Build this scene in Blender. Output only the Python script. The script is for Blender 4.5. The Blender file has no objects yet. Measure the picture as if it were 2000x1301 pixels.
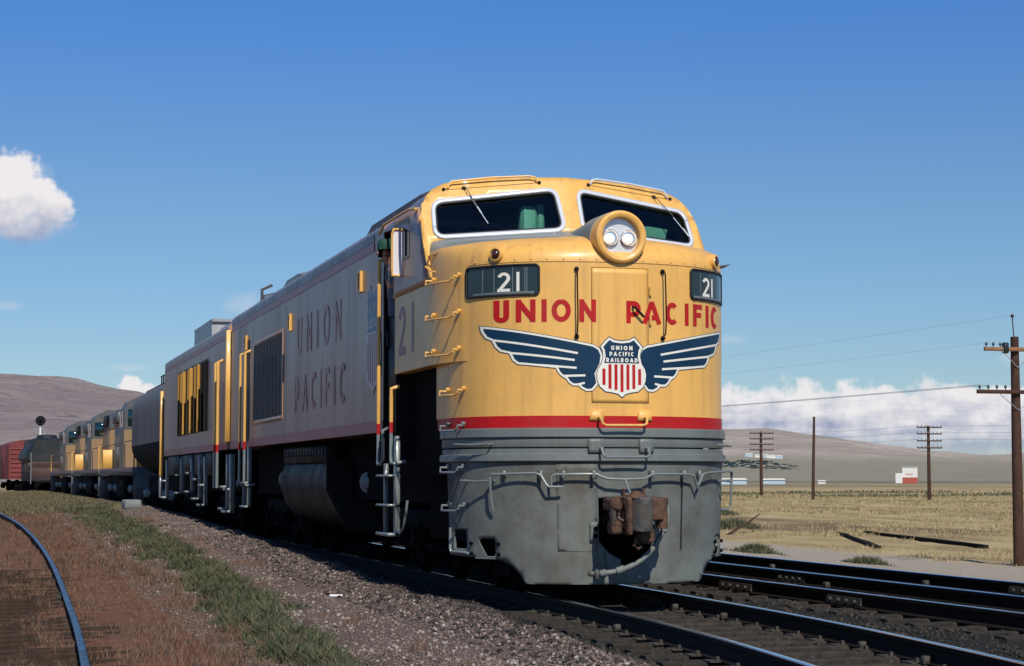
import bpy, bmesh, math, random
import numpy as np
from mathutils import Vector, Matrix
from mathutils.geometry import delaunay_2d_cdt
R = math.radians
random.seed(7); rng = np.random.default_rng(7)
sc = bpy.context.scene
COL = sc.collection

# ------------------------------------------------------------------ camera
cam_d = bpy.data.cameras.new('camera'); cam = bpy.data.objects.new('camera', cam_d); COL.objects.link(cam)
cam_d.sensor_width = 36.0; cam_d.lens = 3645.0/2000*36; cam_d.clip_start = 0.1; cam_d.clip_end = 20000
cam.location = (-6.665, -19.05, 1.28)
cam.rotation_euler = (math.pi/2 + .077, 0, -.2784)
sc.camera = cam

# ------------------------------------------------------------------ sun, sky, exposure
SUN_EL, SUN_AZ = 45.0, -0.7           # azimuth to the right of the nose direction (-Y)
sdir = Vector((math.sin(R(SUN_AZ))*math.cos(R(SUN_EL)), -math.cos(R(SUN_AZ))*math.cos(R(SUN_EL)), math.sin(R(SUN_EL))))
sun_d = bpy.data.lights.new('sun', 'SUN'); sun_d.energy = 4.2; sun_d.angle = R(0.55); sun_d.color = (1.0, .93, .82)
sun = bpy.data.objects.new('sun', sun_d); COL.objects.link(sun)
sun.rotation_euler = (-sdir).to_track_quat('-Z', 'Y').to_euler(); sun.location = (20, -60, 60)
sc.view_settings.view_transform = 'Standard'; sc.view_settings.look = 'None'
sc.view_settings.exposure = 0.0; sc.view_settings.gamma = 1.0

world = bpy.data.worlds.new('World'); sc.world = world; world.use_nodes = True
wn, wl = world.node_tree.nodes, world.node_tree.links
wn.clear()
def WN(t, **k):
    n = wn.new(t)
    for a, b in k.items(): setattr(n, a, b)
    return n
def wmath(op, a, b=None, c=None, clamp=False):
    n = WN('ShaderNodeMath', operation=op, use_clamp=clamp)
    for i, v in enumerate((a, b, c)):
        if v is None: continue
        if isinstance(v, (int, float)): n.inputs[i].default_value = v
        else: wl.new(v, n.inputs[i])
    return n.outputs[0]
def wramp(v, a, b, c=0.0, d=1.0):
    n = WN('ShaderNodeMapRange', interpolation_type='SMOOTHSTEP')
    wl.new(v, n.inputs['Value'])
    for k_, val in (('From Min', a), ('From Max', b), ('To Min', c), ('To Max', d)): n.inputs[k_].default_value = val
    return n.outputs[0]
def wmix(f, a, b):
    n = WN('ShaderNodeMix', data_type='RGBA')
    for idx, v in ((0, f), (6, a), (7, b)):
        if isinstance(v, tuple): n.inputs[idx].default_value = v + (1,)
        elif isinstance(v, (int, float)): n.inputs[idx].default_value = v
        else: wl.new(v, n.inputs[idx])
    return n.outputs[2]
sky = WN('ShaderNodeTexSky', sky_type='NISHITA'); sky.sun_disc = False
sky.sun_elevation = R(SUN_EL); sky.sun_rotation = math.atan2(sdir.x, sdir.y)
sky.altitude = 2000; sky.air_density = 1.0; sky.dust_density = .4; sky.ozone_density = 2.2
geo = WN('ShaderNodeTexCoord')
sep = WN('ShaderNodeSeparateXYZ'); wl.new(geo.outputs['Generated'], sep.inputs[0])
az = wmath('ARCTAN2', sep.outputs[0], sep.outputs[1]); el = wmath('ARCSINE', sep.outputs[2])
comb = WN('ShaderNodeCombineXYZ'); wl.new(az, comb.inputs[0]); wl.new(el, comb.inputs[1])
def wnoise(scale, detail=6, rough=.55, off=(0, 0, 0), sc2=(1, 1, 1)):
    m = WN('ShaderNodeMapping'); m.inputs['Location'].default_value = off; m.inputs['Scale'].default_value = sc2
    wl.new(comb.outputs[0], m.inputs[0])
    n = WN('ShaderNodeTexNoise'); n.inputs['Scale'].default_value = scale; n.inputs['Detail'].default_value = detail
    n.inputs['Roughness'].default_value = rough; wl.new(m.outputs[0], n.inputs['Vector'])
    return n.outputs['Fac']
n_fine = wnoise(90, 5, .55); n_low = wnoise(2.6, 3, .5, off=(3.1, 0, 0))
def wbillow(scale, off=(0, 0, 0)):
    m = WN('ShaderNodeMapping'); m.inputs['Location'].default_value = off; wl.new(comb.outputs[0], m.inputs[0])
    dn = WN('ShaderNodeTexNoise'); dn.inputs['Scale'].default_value = scale*1.4; dn.inputs['Detail'].default_value = 3; wl.new(m.outputs[0], dn.inputs['Vector'])
    ad = WN('ShaderNodeVectorMath', operation='MULTIPLY_ADD'); ad.inputs[1].default_value = (.5/scale,)*3; wl.new(dn.outputs['Color'], ad.inputs[0]); wl.new(m.outputs[0], ad.inputs[2])
    v = WN('ShaderNodeTexVoronoi', feature='F1', voronoi_dimensions='2D'); v.inputs['Scale'].default_value = scale; wl.new(ad.outputs[0], v.inputs['Vector'])
    return wmath('SUBTRACT', .85, v.outputs['Distance'])
b1, b2_, b3 = wbillow(60), wbillow(150, (.3, .2, 0)), wbillow(330, (.7, .1, 0))
bill = wmath('ADD', wmath('MULTIPLY', b1, .55), wmath('ADD', wmath('MULTIPLY', b2_, .32), wmath('MULTIPLY', b3, .16)))
bill_s = wmath('ADD', wmath('MULTIPLY', b2_, .6), wmath('MULTIPLY', b3, .42))
n_m = wnoise(75, 5, .5, off=(.2, .9, 0)); n_s = wnoise(170, 4, .5, off=(.6, .4, 0))
n_mid = wnoise(55, 6, .55, off=(1.7, .3, 0))
# puffs of cumulus: (azimuth, elevation, half width, half height, softness, density)
density = None; shade = None
def puff(a, e, rx, ry, dens=1.0, amp=1.5, soft=.35, small=False):
    global density, shade
    dx = wmath('DIVIDE', wmath('SUBTRACT', az, a), rx)
    dy0 = wmath('SUBTRACT', el, e)
    dy = wmath('DIVIDE', dy0, ry)
    d = wmath('SQRT', wmath('ADD', wmath('MULTIPLY', dx, dx), wmath('MULTIPLY', dy, dy)))
    nn = wmath('MULTIPLY', wmath('SUBTRACT', n_s if small else n_m, .5), amp)
    d = wmath('SUBTRACT', d, nn)
    m = wmath('MULTIPLY', wramp(d, 1.0, 1.0-soft), dens)
    s = wmath('ADD', wmath('MULTIPLY', dy, .42), wmath('MULTIPLY', dx, -.06))
    s = wmath('MULTIPLY', s, wramp(d, 1.6, .9))
    density = m if density is None else wmath('MAXIMUM', density, m)
    shade = s if shade is None else wmath('MAXIMUM', shade, s) if False else wmath('ADD', wmath('MULTIPLY', shade, .8), wmath('MULTIPLY', s, .8))
def pp(px, py, rx, ry, dens=1.0, amp=1.1, soft=.42, small=False):   # bearing and height in pixels of the 2000 px photograph
    puff(.2784+math.atan((px-1000)/3645), (931-py)/3645*.985, rx/3645, ry/3645, dens, amp, soft, small)
pp(-10, 400, 120, 92, 1.0, .9, .5)
pp(18, 352, 62, 52, 1.0, 1.0, .45, True)
pp(62, 385, 50, 46, 1.0, 1.0, .45, True)
pp(98, 412, 42, 46, 1.0, 1.0, .5, True)
pp(70, 440, 66, 42, .9, 1.0, .7)
pp(30, 462, 95, 26, .85, 1.0, .8)
pp(-190, 430, 160, 90, 1.0, 1.2, .5)
pp(255, 755, 28, 24, .97, 1.3, .4, True)
pp(285, 764, 24, 18, .95, 1.3, .4, True)
pp(490, 598, 60, 34, .28, 1.6, .9)
pp(10, 604, 44, 14, .25, 1.4, .9)
pp(1430, 660, 40, 16, .22, 1.4, .9)
pp(250, 720, 60, 12, .18, 1.5, .9)
pp(1980, 700, 40, 22, .22, 1.5, .9)
# a low bank of cumulus on the horizon, thick where the low noise is high
cov = wramp(wmath('ADD', n_low, wmath('MULTIPLY', wramp(az, .20, .42), .5)), .62, .80)
top = wmath('ADD', wmath('MULTIPLY', wmath('SUBTRACT', n_m, .5), .027), wmath('ADD', wmath('MULTIPLY', wmath('SUBTRACT', n_mid, .5), .012), wmath('MULTIPLY', cov, .049)))
bm_ = wmath('MULTIPLY', wramp(wmath('SUBTRACT', top, el), -.001, .0055), wramp(cov, .05, .4))
bm_ = wmath('MULTIPLY', bm_, wramp(el, .012, .026, .5, .95))
density = wmath('MAXIMUM', density, bm_)
bank_s = wmath('MULTIPLY', wmath('SUBTRACT', el, .030), 26)
shade = wmath('ADD', shade, wmath('MULTIPLY', bank_s, wramp(el, .075, .055)))
shade = wmath('ADD', shade, wmath('MULTIPLY', wramp(az, .08, .05), wmath('MULTIPLY', wmath('SUBTRACT', el, .138), wmath('MULTIPLY', wramp(el, .085, .11), 34))))
relief = wmath('MULTIPLY', wmath('SUBTRACT', bill, .42), .8)
n_str = wnoise(34, 5, .55, off=(.9, .2, 0), sc2=(1, 5, 1))
shade = wmath('SUBTRACT', shade, wmath('MULTIPLY', wmath('MULTIPLY', wmath('SUBTRACT', n_str, .42), 1.5), wramp(el, .052, .030)))
lit = wmath('ADD', wmath('ADD', shade, relief), wmath('ADD', .70, wmath('MULTIPLY', wmath('SUBTRACT', n_mid, .5), .25)), clamp=True)
cloud_c = wmix(lit, (3.1, 3.5, 5.1), (8.6, 8.3, 8.4))
# film-like blue: deepen the zenith, keep the horizon pale
SKY_TOP = (.42, .78, 1.20); SKY_MID = (.60, .77, .88); SKY_LOW = (.60, .65, .68)
tint = wmix(wramp(el, .13, .28), wmix(wramp(el, -.02, .16), SKY_LOW, SKY_MID), SKY_TOP)
mul = WN('ShaderNodeMix', data_type='RGBA', blend_type='MULTIPLY'); mul.inputs[0].default_value = 1
wl.new(sky.outputs[0], mul.inputs[6]); wl.new(tint, mul.inputs[7])
final = wmix(density, mul.outputs[2], cloud_c)
bg = WN('ShaderNodeBackground'); bg.inputs['Strength'].default_value = .10
wl.new(final, bg.inputs['Color'])
wo = WN('ShaderNodeOutputWorld'); wl.new(bg.outputs[0], wo.inputs[0])

# ------------------------------------------------------------------ helpers
def lin(r, g, b):
    f = lambda c: (c/255/12.92) if c/255 <= .04045 else ((c/255+.055)/1.055)**2.4
    return (f(r), f(g), f(b))
MATS = {}
def M(name, col, rough=.5, metal=0.0, coat=0.0, var=.14, vs=2.5, dirt=None, damt=.5, ds=1.2, bump=0.0, bs=60, streak=False, crough=.08, spec=.5, emit=None, trans=0, spots=0):
    m = bpy.data.materials.new(name); m.use_nodes = True
    nt = m.node_tree; ns, ls = nt.nodes, nt.links
    b = ns['Principled BSDF']
    b.inputs['Roughness'].default_value = rough; b.inputs['Metallic'].default_value = metal
    b.inputs['Coat Weight'].default_value = coat; b.inputs['Coat Roughness'].default_value = crough
    b.inputs['Specular IOR Level'].default_value = spec
    tc = ns.new('ShaderNodeTexCoord'); mp = ns.new('ShaderNodeMapping'); ls.new(tc.outputs['Object'], mp.inputs[0])
    if streak: mp.inputs['Scale'].default_value = (1, 1, .12)
    nz = ns.new('ShaderNodeTexNoise'); nz.inputs['Scale'].default_value = vs; nz.inputs['Detail'].default_value = 7; nz.inputs['Roughness'].default_value = .62
    ls.new(mp.outputs[0], nz.inputs['Vector'])
    mr = ns.new('ShaderNodeMapRange'); mr.inputs['From Min'].default_value = .3; mr.inputs['From Max'].default_value = .7
    mr.inputs['To Min'].default_value = 1-var; mr.inputs['To Max'].default_value = 1+var*.6; ls.new(nz.outputs['Fac'], mr.inputs['Value'])
    mx = ns.new('ShaderNodeMix'); mx.data_type = 'RGBA'; mx.blend_type = 'MULTIPLY'; mx.inputs[0].default_value = 1
    mx.inputs[6].default_value = (*col, 1); ls.new(mr.outputs[0], mx.inputs[7])
    out = mx.outputs[2]
    if dirt:
        n2 = ns.new('ShaderNodeTexNoise'); n2.inputs['Scale'].default_value = ds; n2.inputs['Detail'].default_value = 9; n2.inputs['Roughness'].default_value = .68
        ls.new(mp.outputs[0], n2.inputs['Vector'])
        r2 = ns.new('ShaderNodeMapRange'); r2.inputs['From Min'].default_value = .46; r2.inputs['From Max'].default_value = .72; r2.inputs['To Max'].default_value = damt
        ls.new(n2.outputs['Fac'], r2.inputs['Value'])
        m2 = ns.new('ShaderNodeMix'); m2.data_type = 'RGBA'; ls.new(r2.outputs[0], m2.inputs[0]); ls.new(out, m2.inputs[6]); m2.inputs[7].default_value = (*dirt, 1)
        out = m2.outputs[2]
        rr = ns.new('ShaderNodeMapRange'); rr.inputs['To Min'].default_value = rough; rr.inputs['To Max'].default_value = min(1, rough+.3); ls.new(r2.outputs[0], rr.inputs['Value']); ls.new(rr.outputs[0], b.inputs['Roughness'])
    if spots:
        n4 = ns.new('ShaderNodeTexNoise'); n4.inputs['Scale'].default_value = 55; n4.inputs['Detail'].default_value = 3; ls.new(tc.outputs['Object'], n4.inputs['Vector'])
        r4 = ns.new('ShaderNodeMapRange'); r4.inputs['From Min'].default_value = .70; r4.inputs['From Max'].default_value = .78; r4.inputs['To Max'].default_value = spots; ls.new(n4.outputs['Fac'], r4.inputs['Value'])
        mp5 = ns.new('ShaderNodeMapping'); mp5.inputs['Scale'].default_value = (7, 7, .35); ls.new(tc.outputs['Object'], mp5.inputs[0])
        n5 = ns.new('ShaderNodeTexNoise'); n5.inputs['Scale'].default_value = 1.6; n5.inputs['Detail'].default_value = 6; ls.new(mp5.outputs[0], n5.inputs['Vector'])
        r5 = ns.new('ShaderNodeMapRange'); r5.inputs['From Min'].default_value = .52; r5.inputs['From Max'].default_value = .75; r5.inputs['To Max'].default_value = spots*.55; ls.new(n5.outputs['Fac'], r5.inputs['Value'])
        mx4 = ns.new('ShaderNodeMath'); mx4.operation = 'MAXIMUM'; ls.new(r4.outputs[0], mx4.inputs[0]); ls.new(r5.outputs[0], mx4.inputs[1])
        m4 = ns.new('ShaderNodeMix'); m4.data_type = 'RGBA'; ls.new(mx4.outputs[0], m4.inputs[0]); ls.new(out, m4.inputs[6]); m4.inputs[7].default_value = (.11, .075, .045, 1)
        out = m4.outputs[2]
    ls.new(out, b.inputs['Base Color'])
    if bump:
        n3 = ns.new('ShaderNodeTexNoise'); n3.inputs['Scale'].default_value = bs; n3.inputs['Detail'].default_value = 5
        ls.new(tc.outputs['Object'], n3.inputs['Vector'])
        bp = ns.new('ShaderNodeBump'); bp.inputs['Strength'].default_value = bump; bp.inputs['Distance'].default_value = .02
        ls.new(n3.outputs['Fac'], bp.inputs['Height']); ls.new(bp.outputs[0], b.inputs['Normal'])
    if emit:
        b.inputs['Emission Color'].default_value = (*emit[:3], 1); b.inputs['Emission Strength'].default_value = emit[3]
    if trans: b.inputs['Transmission Weight'].default_value = trans
    MATS[name] = m
    return m

class MB:
    def __init__(s): s.v = []; s.f = []
    def add(s, vs, fs):
        o = len(s.v); s.v += [tuple(p) for p in vs]; s.f += [tuple(i+o for i in f) for f in fs]; return s
    def box(s, x0, x1, y0, y1, z0, z1):
        return s.add([(x0,y0,z0),(x1,y0,z0),(x1,y1,z0),(x0,y1,z0),(x0,y0,z1),(x1,y0,z1),(x1,y1,z1),(x0,y1,z1)],
                     [(0,3,2,1),(4,5,6,7),(0,1,5,4),(1,2,6,5),(2,3,7,6),(3,0,4,7)])
    def bbox(s, x0, x1, y0, y1, z0, z1, b=.02):      # chamfered box
        if x0 > x1: x0, x1 = x1, x0
        if y0 > y1: y0, y1 = y1, y0
        if z0 > z1: z0, z1 = z1, z0
        b = min(b, (x1-x0)*.45, (y1-y0)*.45, (z1-z0)*.45)
        def ring(z, i): return [(x0+b+i,y0+i,z),(x1-b-i,y0+i,z),(x1-i,y0+b+i,z),(x1-i,y1-b-i,z),(x1-b-i,y1-i,z),(x0+b+i,y1-i,z),(x0+i,y1-b-i,z),(x0+i,y0+b+i,z)]
        return s.loft([ring(z0, b*.7), ring(z0+b, 0), ring(z1-b, 0), ring(z1, b*.7)])
    def loft(s, rings, closed=True, caps=True):
        o = len(s.v); n = len(rings[0])
        for r in rings: s.v += [tuple(p) for p in r]
        for i in range(len(rings)-1):
            for j in range(n if closed else n-1):
                a = o+i*n+j; b = o+i*n+(j+1) % n
                s.f.append((a, b, b+n, a+n))
        if caps and closed:
            s.f.append(tuple(o+j for j in reversed(range(n)))); k = o+(len(rings)-1)*n
            s.f.append(tuple(k+j for j in range(n)))
        return s
    def tube(s, pts, r, seg=8, caps=True):
        pts = [Vector(p) for p in pts]; rings = []; up = None
        rs = r if isinstance(r, (list, tuple)) else [r]*len(pts)
        for i, p in enumerate(pts):
            t = (pts[min(i+1, len(pts)-1)] - pts[max(i-1, 0)]).normalized()
            if up is None:
                up = Vector((0, 0, 1)) if abs(t.z) < .9 else Vector((1, 0, 0))
            u = (up - t*up.dot(t)).normalized(); w = t.cross(u); up = u
            rings.append([p + (u*math.cos(a) + w*math.sin(a))*rs[i] for a in [2*math.pi*k/seg for k in range(seg)]])
        return s.loft(rings, True, caps)
    def cyl(s, p0, p1, r0, r1=None, seg=16):
        return s.tube([p0, p1], [r0, r0 if r1 is None else r1], seg)
    def lathe(s, c, axis, prof, seg=20):             # prof: (distance along axis, radius)
        c = Vector(c); t = Vector(axis).normalized(); up = Vector((0,0,1)) if abs(t.z) < .9 else Vector((1,0,0))
        u = (up-t*up.dot(t)).normalized(); w = t.cross(u)
        return s.loft([[c+t*d+(u*math.cos(a)+w*math.sin(a))*max(r, 1e-4) for a in [2*math.pi*k/seg for k in range(seg)]] for d, r in prof])
    def prism(s, poly, axis, a, b):                  # poly in the two other axes, order kept
        def P(u, v, w):
            return (w, u, v) if axis == 'x' else ((u, w, v) if axis == 'y' else (u, v, w))
        return s.loft([[P(u, v, a) for u, v in poly], [P(u, v, b) for u, v in poly]])
    def build(s, name, mat, parent=None, smooth=True, angle=38, local=False):
        off = Vector((0,0,0)); p = parent
        if not local:
            while p is not None: off += p.location; p = p.parent
        me = bpy.data.meshes.new(name)
        vs = [(x-off.x, y-off.y, z-off.z) for x, y, z in s.v]
        me.from_pydata(vs, [], s.f); me.update()
        bmx = bmesh.new(); bmx.from_mesh(me); bmesh.ops.recalc_face_normals(bmx, faces=bmx.faces); bmx.to_mesh(me); bmx.free()
        me.materials.append(MATS[mat] if isinstance(mat, str) else mat)
        if smooth:
            me.polygons.foreach_set('use_smooth', [True]*len(me.polygons)); me.set_sharp_from_angle(angle=R(angle))
        o = bpy.data.objects.new(name, me); COL.objects.link(o)
        if parent is not None: o.parent = parent
        return o
def sheet_mesh(name, V, F, mat, parent=None, smooth=True):
    """big meshes from numpy arrays: V (n,3), F (m,k)"""
    me = bpy.data.meshes.new(name); V = np.asarray(V, np.float32); F = np.asarray(F, np.int32); k = F.shape[1]
    me.vertices.add(len(V)); me.vertices.foreach_set('co', V.ravel())
    me.loops.add(F.size); me.loops.foreach_set('vertex_index', F.ravel())
    me.polygons.add(len(F)); me.polygons.foreach_set('loop_start', np.arange(0, F.size, k, dtype=np.int32))
    try: me.polygons.foreach_set('loop_total', np.full(len(F), k, np.int32))
    except Exception: pass
    if smooth: me.polygons.foreach_set('use_smooth', np.ones(len(F), bool))
    me.update(calc_edges=True); me.validate()
    me.materials.append(MATS[mat] if isinstance(mat, str) else mat)
    o = bpy.data.objects.new(name, me); COL.objects.link(o)
    if parent is not None: o.parent = parent
    return o
def tag(o, label=None, cat=None, group=None, kind=None):
    if label: o['label'] = label
    if cat: o['category'] = cat
    if group: o['group'] = group
    if kind: o['kind'] = kind
    return o
def empty(name, loc=(0,0,0), rz=0, label=None, cat=None, group=None):
    o = bpy.data.objects.new(name, None); COL.objects.link(o); o.location = loc; o.rotation_euler = (0,0,rz); o.empty_display_size = .3
    return tag(o, label, cat, group)
def copy_tree(o, parent=None):
    c = o.copy(); COL.objects.link(c); c.parent = parent
    for ch in list(o.children): copy_tree(ch, c)
    return c
def inside(pt, loops):
    x, y = pt; c = False
    for lp in loops:
        j = len(lp)-1
        for i in range(len(lp)):
            xi, yi = lp[i]; xj, yj = lp[j]
            if (yi > y) != (yj > y) and x < (xj-xi)*(y-yi)/(yj-yi)+xi: c = not c
            j = i
    return c
def resample(lp, step, closed=True):
    out = []; n = len(lp)
    for i in range(n if closed else n-1):
        a = lp[i]; b = lp[(i+1) % n]; d = math.dist(a, b); k = max(1, int(math.ceil(d/step)))
        out += [(a[0]+(b[0]-a[0])*t/k, a[1]+(b[1]-a[1])*t/k) for t in range(k)]
    if not closed: out.append(lp[-1])
    return out
def fill2d(loops, step):
    loops = [resample(l, step) for l in loops]
    pts = []; edges = []
    for l in loops:
        o = len(pts); pts += l; edges += [(o+i, o+(i+1) % len(l)) for i in range(len(l))]
    xs = [p[0] for p in pts]; ys = [p[1] for p in pts]
    nb = len(pts); x = min(xs)+step*.5
    while x < max(xs):
        y = min(ys)+step*.5
        while y < max(ys):
            if inside((x, y), loops) and min((x-p[0])**2+(y-p[1])**2 for p in pts[:nb]) > (step*.35)**2: pts.append((x, y))
            y += step
        x += step
    r = delaunay_2d_cdt([Vector(p) for p in pts], edges, [], 0, 1e-6)
    V = [(p.x, p.y) for p in r[0]]
    F = [f for f in r[2] if inside((sum(V[i][0] for i in f)/3, sum(V[i][1] for i in f)/3), loops)]
    return V, F
def offset_loop(lp, d):
    """simple inward (d>0) offset of a counter-clockwise loop"""
    n = len(lp); area = sum(lp[i][0]*lp[(i+1) % n][1]-lp[(i+1) % n][0]*lp[i][1] for i in range(n))
    if area < 0: lp = lp[::-1]
    out = []
    for i in range(n):
        p0, p1, p2 = Vector(lp[i-1]), Vector(lp[i]), Vector(lp[(i+1) % n])
        a = (p1-p0).normalized(); b = (p2-p1).normalized()
        na = Vector((-a.y, a.x)); nb_ = Vector((-b.y, b.x)); m = (na+nb_)
        if m.length < 1e-6: m = na
        m.normalize(); k = max(.5, m.dot(na))
        out.append(tuple(p1+m*(d/k)))
    return out
def rrect(x0, x1, y0, y1, r, n=5):
    out = []
    for cx_, cy_, a0 in ((x1-r, y0+r, -90), (x1-r, y1-r, 0), (x0+r, y1-r, 90), (x0+r, y0+r, 180)):
        out += [(cx_+r*math.cos(R(a0+90*k/n)), cy_+r*math.sin(R(a0+90*k/n))) for k in range(n+1)]
    return out
def rpoly(pts, r, n=4):
    """polygon with rounded corners"""
    out = []; N_ = len(pts)
    for i in range(N_):
        p0, p1, p2 = Vector(pts[i-1]), Vector(pts[i]), Vector(pts[(i+1) % N_])
        a = (p0-p1); b = (p2-p1); rr = min(r, a.length*.45, b.length*.45); A_ = p1+a.normalized()*rr; B_ = p1+b.normalized()*rr
        for k in range(n+1):
            t = k/n; out.append(tuple(A_*(1-t)**2+p1*2*t*(1-t)+B_*t*t))
    return out
def decal(name, V, F, fmap, off, mat, parent):
    m = MB(); m.v = [fmap(u, v, off) for u, v in V]; m.f = [tuple(f) for f in F]
    return m.build(name, mat, parent, angle=60)
def ribbon(mb, line, w, fmap, off, step=.05, closed=False):
    line = resample(line, step, closed)
    if closed: line = line+[line[0]]
    n = len(line); L = []
    for i, p in enumerate(line):
        if closed: a = line[i-1] if i > 0 else line[-2]; b = line[i+1] if i < n-1 else line[1]
        else: a = line[max(i-1, 0)]; b = line[min(i+1, n-1)]
        d1 = Vector((p[0]-a[0], p[1]-a[1])); d2 = Vector((b[0]-p[0], b[1]-p[1]))
        d1 = d1.normalized() if d1.length > 1e-9 else d2.normalized(); d2 = d2.normalized() if d2.length > 1e-9 else d1
        t = (d1+d2)
        t = t.normalized() if t.length > 1e-6 else d1
        k = 1/max(.45, t.dot(d1)); nrm = Vector((-t.y, t.x))*(w/2*k)
        L.append(((p[0]+nrm.x, p[1]+nrm.y), (p[0]-nrm.x, p[1]-nrm.y)))
    o = len(mb.v)
    for l, r in L: mb.v += [fmap(l[0], l[1], off), fmap(r[0], r[1], off)]
    for i in range(n-1): mb.f.append((o+2*i, o+2*i+1, o+2*i+3, o+2*i+2))
def arc(cx_, cy_, rx, ry, a0, a1, n=14):
    return [(cx_+rx*math.cos(R(a0+(a1-a0)*k/n)), cy_+ry*math.sin(R(a0+(a1-a0)*k/n))) for k in range(n+1)]
def glyph(ch, W, w):
    """centre lines of a plain block letter in a W x 1 box, stroke w"""
    h = w/2; a = h; b = W-h
    if ch == 'U': r = (b-a)/2; return [[(a,1),(a,h+r)]+arc(W/2, h+r, r, r, 180, 360)[1:]+[(b,1)]]
    if ch == 'N': return [[(a,0),(a,1)], [(b,0),(b,1)], [(a,1-h*.9),(b,h*.9)]]
    if ch == 'I': return [[(W/2,0),(W/2,1)]]
    if ch == 'O': return [arc(W/2, .5, W/2-h, .5-h, 90, 450, 26)]
    if ch == 'C': return [arc(W/2+W*.06, .5, W/2-h, .5-h, 48, 312, 20)]
    if ch == 'P': r = .25; return [[(a,0),(a,1)], [(a,1-h),(b-r,1-h)]+arc(b-r, 1-h-r, r, r, 90, -90)[1:]+[(a,1-h-2*r)]]
    if ch == 'R': return glyph('P', W, w)+[[(W*.5,1-h-.5),(b,0)]]
    if ch == 'A': return [[(a*.8,0),(W/2,1-.02)], [(W/2,1-.02),(W-a*.8,0)], [(W*.24,.28),(W*.76,.28)]]
    if ch == 'F': return [[(a,0),(a,1)], [(a,1-h),(W,1-h)], [(a,.52),(W*.88,.52)]]
    if ch == 'L': return [[(a,1),(a,0)], [(a,h),(W,h)]]
    if ch == 'D': return [[(a,0),(a,1)], [(a,1-h),(W*.45,1-h)]+arc(W*.45, .5, b-W*.45, .5-h, 90, -90)[1:]+[(a,h)]]
    if ch == '2': return [arc(W/2, .70, W/2-h, .30-h, 165, -35, 16)+[(a+.02,h*1.2)], [(0,h),(W,h)]]
    if ch == '1': return [[(W/2,0),(W/2,1)], [(W/2,1-h*.6),(W/2-.16,.82)]]
    return []
GW = dict(U=.72, N=.78, I=.22, O=.92, C=.80, P=.66, A=.86, F=.56, L=.52, R=.70, D=.76)
def word(mb, text, u0, u1, v0, h, fmap, off, w=.19, boxes=None, sgn=1):
    """text between u0 and u1 on the surface; boxes gives explicit (u left, u right) per letter"""
    if boxes is None:
        tot = sum(GW.get(c, .6) for c in text); gap = 0.0
        adv = (abs(u1-u0)/h-tot)/(len(text)-1) if len(text) > 1 else 0
        boxes = []; u = 0
        for c in text:
            boxes.append((u*h, (u+GW.get(c, .6))*h)); u += GW.get(c, .6)+adv
        boxes = [(u0+sgn*a, u0+sgn*b) for a, b in boxes]
    for k, (c, (a, b)) in enumerate(zip(text, boxes)):
        W = abs(b-a)/h; s_ = 1 if b > a else -1
        for q, l in enumerate(glyph(c, W, w)):
            ribbon(mb, [(a+s_*x*h, v0+y*h) for x, y in l], w*h, fmap, off+.0006*q, step=.04)

# ------------------------------------------------------------------ materials
YEL = (.82, .455, .108)
M('yellow_paint', YEL, .42, coat=.22, var=.09, vs=1.6, dirt=(.46, .27, .09), damt=.35, ds=1.1, bump=.05, bs=4, crough=.15, spots=.5)
M('shaded_yellow', (.42, .255, .165), .42, coat=.26, var=.10, vs=.7, dirt=(.30, .24, .17), damt=.6, ds=.8, streak=True, bump=.09, bs=2.0, crough=.26, spots=.5)  # nose yellow darkened and greyed, the sides' shade put into the colour
M('red_paint', (.46, .010, .012), .45, coat=.0, spec=.25, var=.12, vs=3, dirt=(.30, .05, .04), damt=.4, ds=2)
M('shaded_red', (.36, .055, .085), .45, coat=.22, var=.12, vs=3, dirt=(.30, .15, .13), damt=.35, ds=1.2, crough=.26)  # red dulled toward purple, the sides' reflected wash put into the colour
M('navy_paint', (.006, .035, .080), .45, coat=.0, spec=.25, var=.15, vs=3)
M('white_paint', (.80, .78, .68), .35, coat=.3, var=.05, vs=4)
M('grey_paint', (.15, .172, .166), .46, coat=.08, spots=.4, var=.14, vs=1.7, dirt=(.10, .085, .07), damt=.55, ds=1.5, streak=True, bump=.05, bs=9)
M('pilot_grey', (.145, .165, .152), .6, coat=.0, var=.28, vs=1.6, dirt=(.056, .044, .032), damt=1.0, ds=1.0, bump=.16, bs=8, spots=.55)
M('roof_grey', (.20, .20, .21), .5, coat=.2, var=.15, vs=1.5, dirt=(.07, .065, .06), damt=.6, ds=1.3)
M('deck_grey', (.22, .25, .24), .5, coat=.1, var=.12, vs=2)
M('handrail_grey', (.18, .21, .205), .35, coat=.3, var=.1)
M('iron_black', (.004, .004, .0045), .85, var=.3, vs=4, dirt=(.010, .007, .005), damt=.5, ds=3, bump=.2, bs=30, spec=.06)
M('black_paint', (.006, .006, .007), .5, var=.2, spec=.2)
M('rust_iron', (.105, .052, .030), .75, var=.45, vs=9, dirt=(.025, .016, .013), damt=.8, ds=5, bump=.5, bs=30)
M('worn_steel', (.085, .085, .078), .6, .3, var=.3, vs=7, dirt=(.08, .04, .025), damt=.7, ds=6, bump=.2, bs=20)
M('rubber_grey', (.17, .19, .18), .6, var=.2, vs=5, dirt=(.07, .06, .05), damt=.5, ds=4)
M('chrome_white', (.70, .73, .77), .25, .1, coat=.5, var=.04)
M('gasket', (.012, .012, .012), .6)
M('pane', (.004, .022, .022), .03, coat=1.0, var=.1, crough=.01, spec=.6)
M('board_glass', (.02, .032, .034), .15, coat=.35, var=.2, crough=.02)
M('board_line', (.16, .19, .19), .5)
M('lens_glass', (.75, .75, .74), .12, .2, coat=1.0, var=.15, vs=14)
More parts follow.
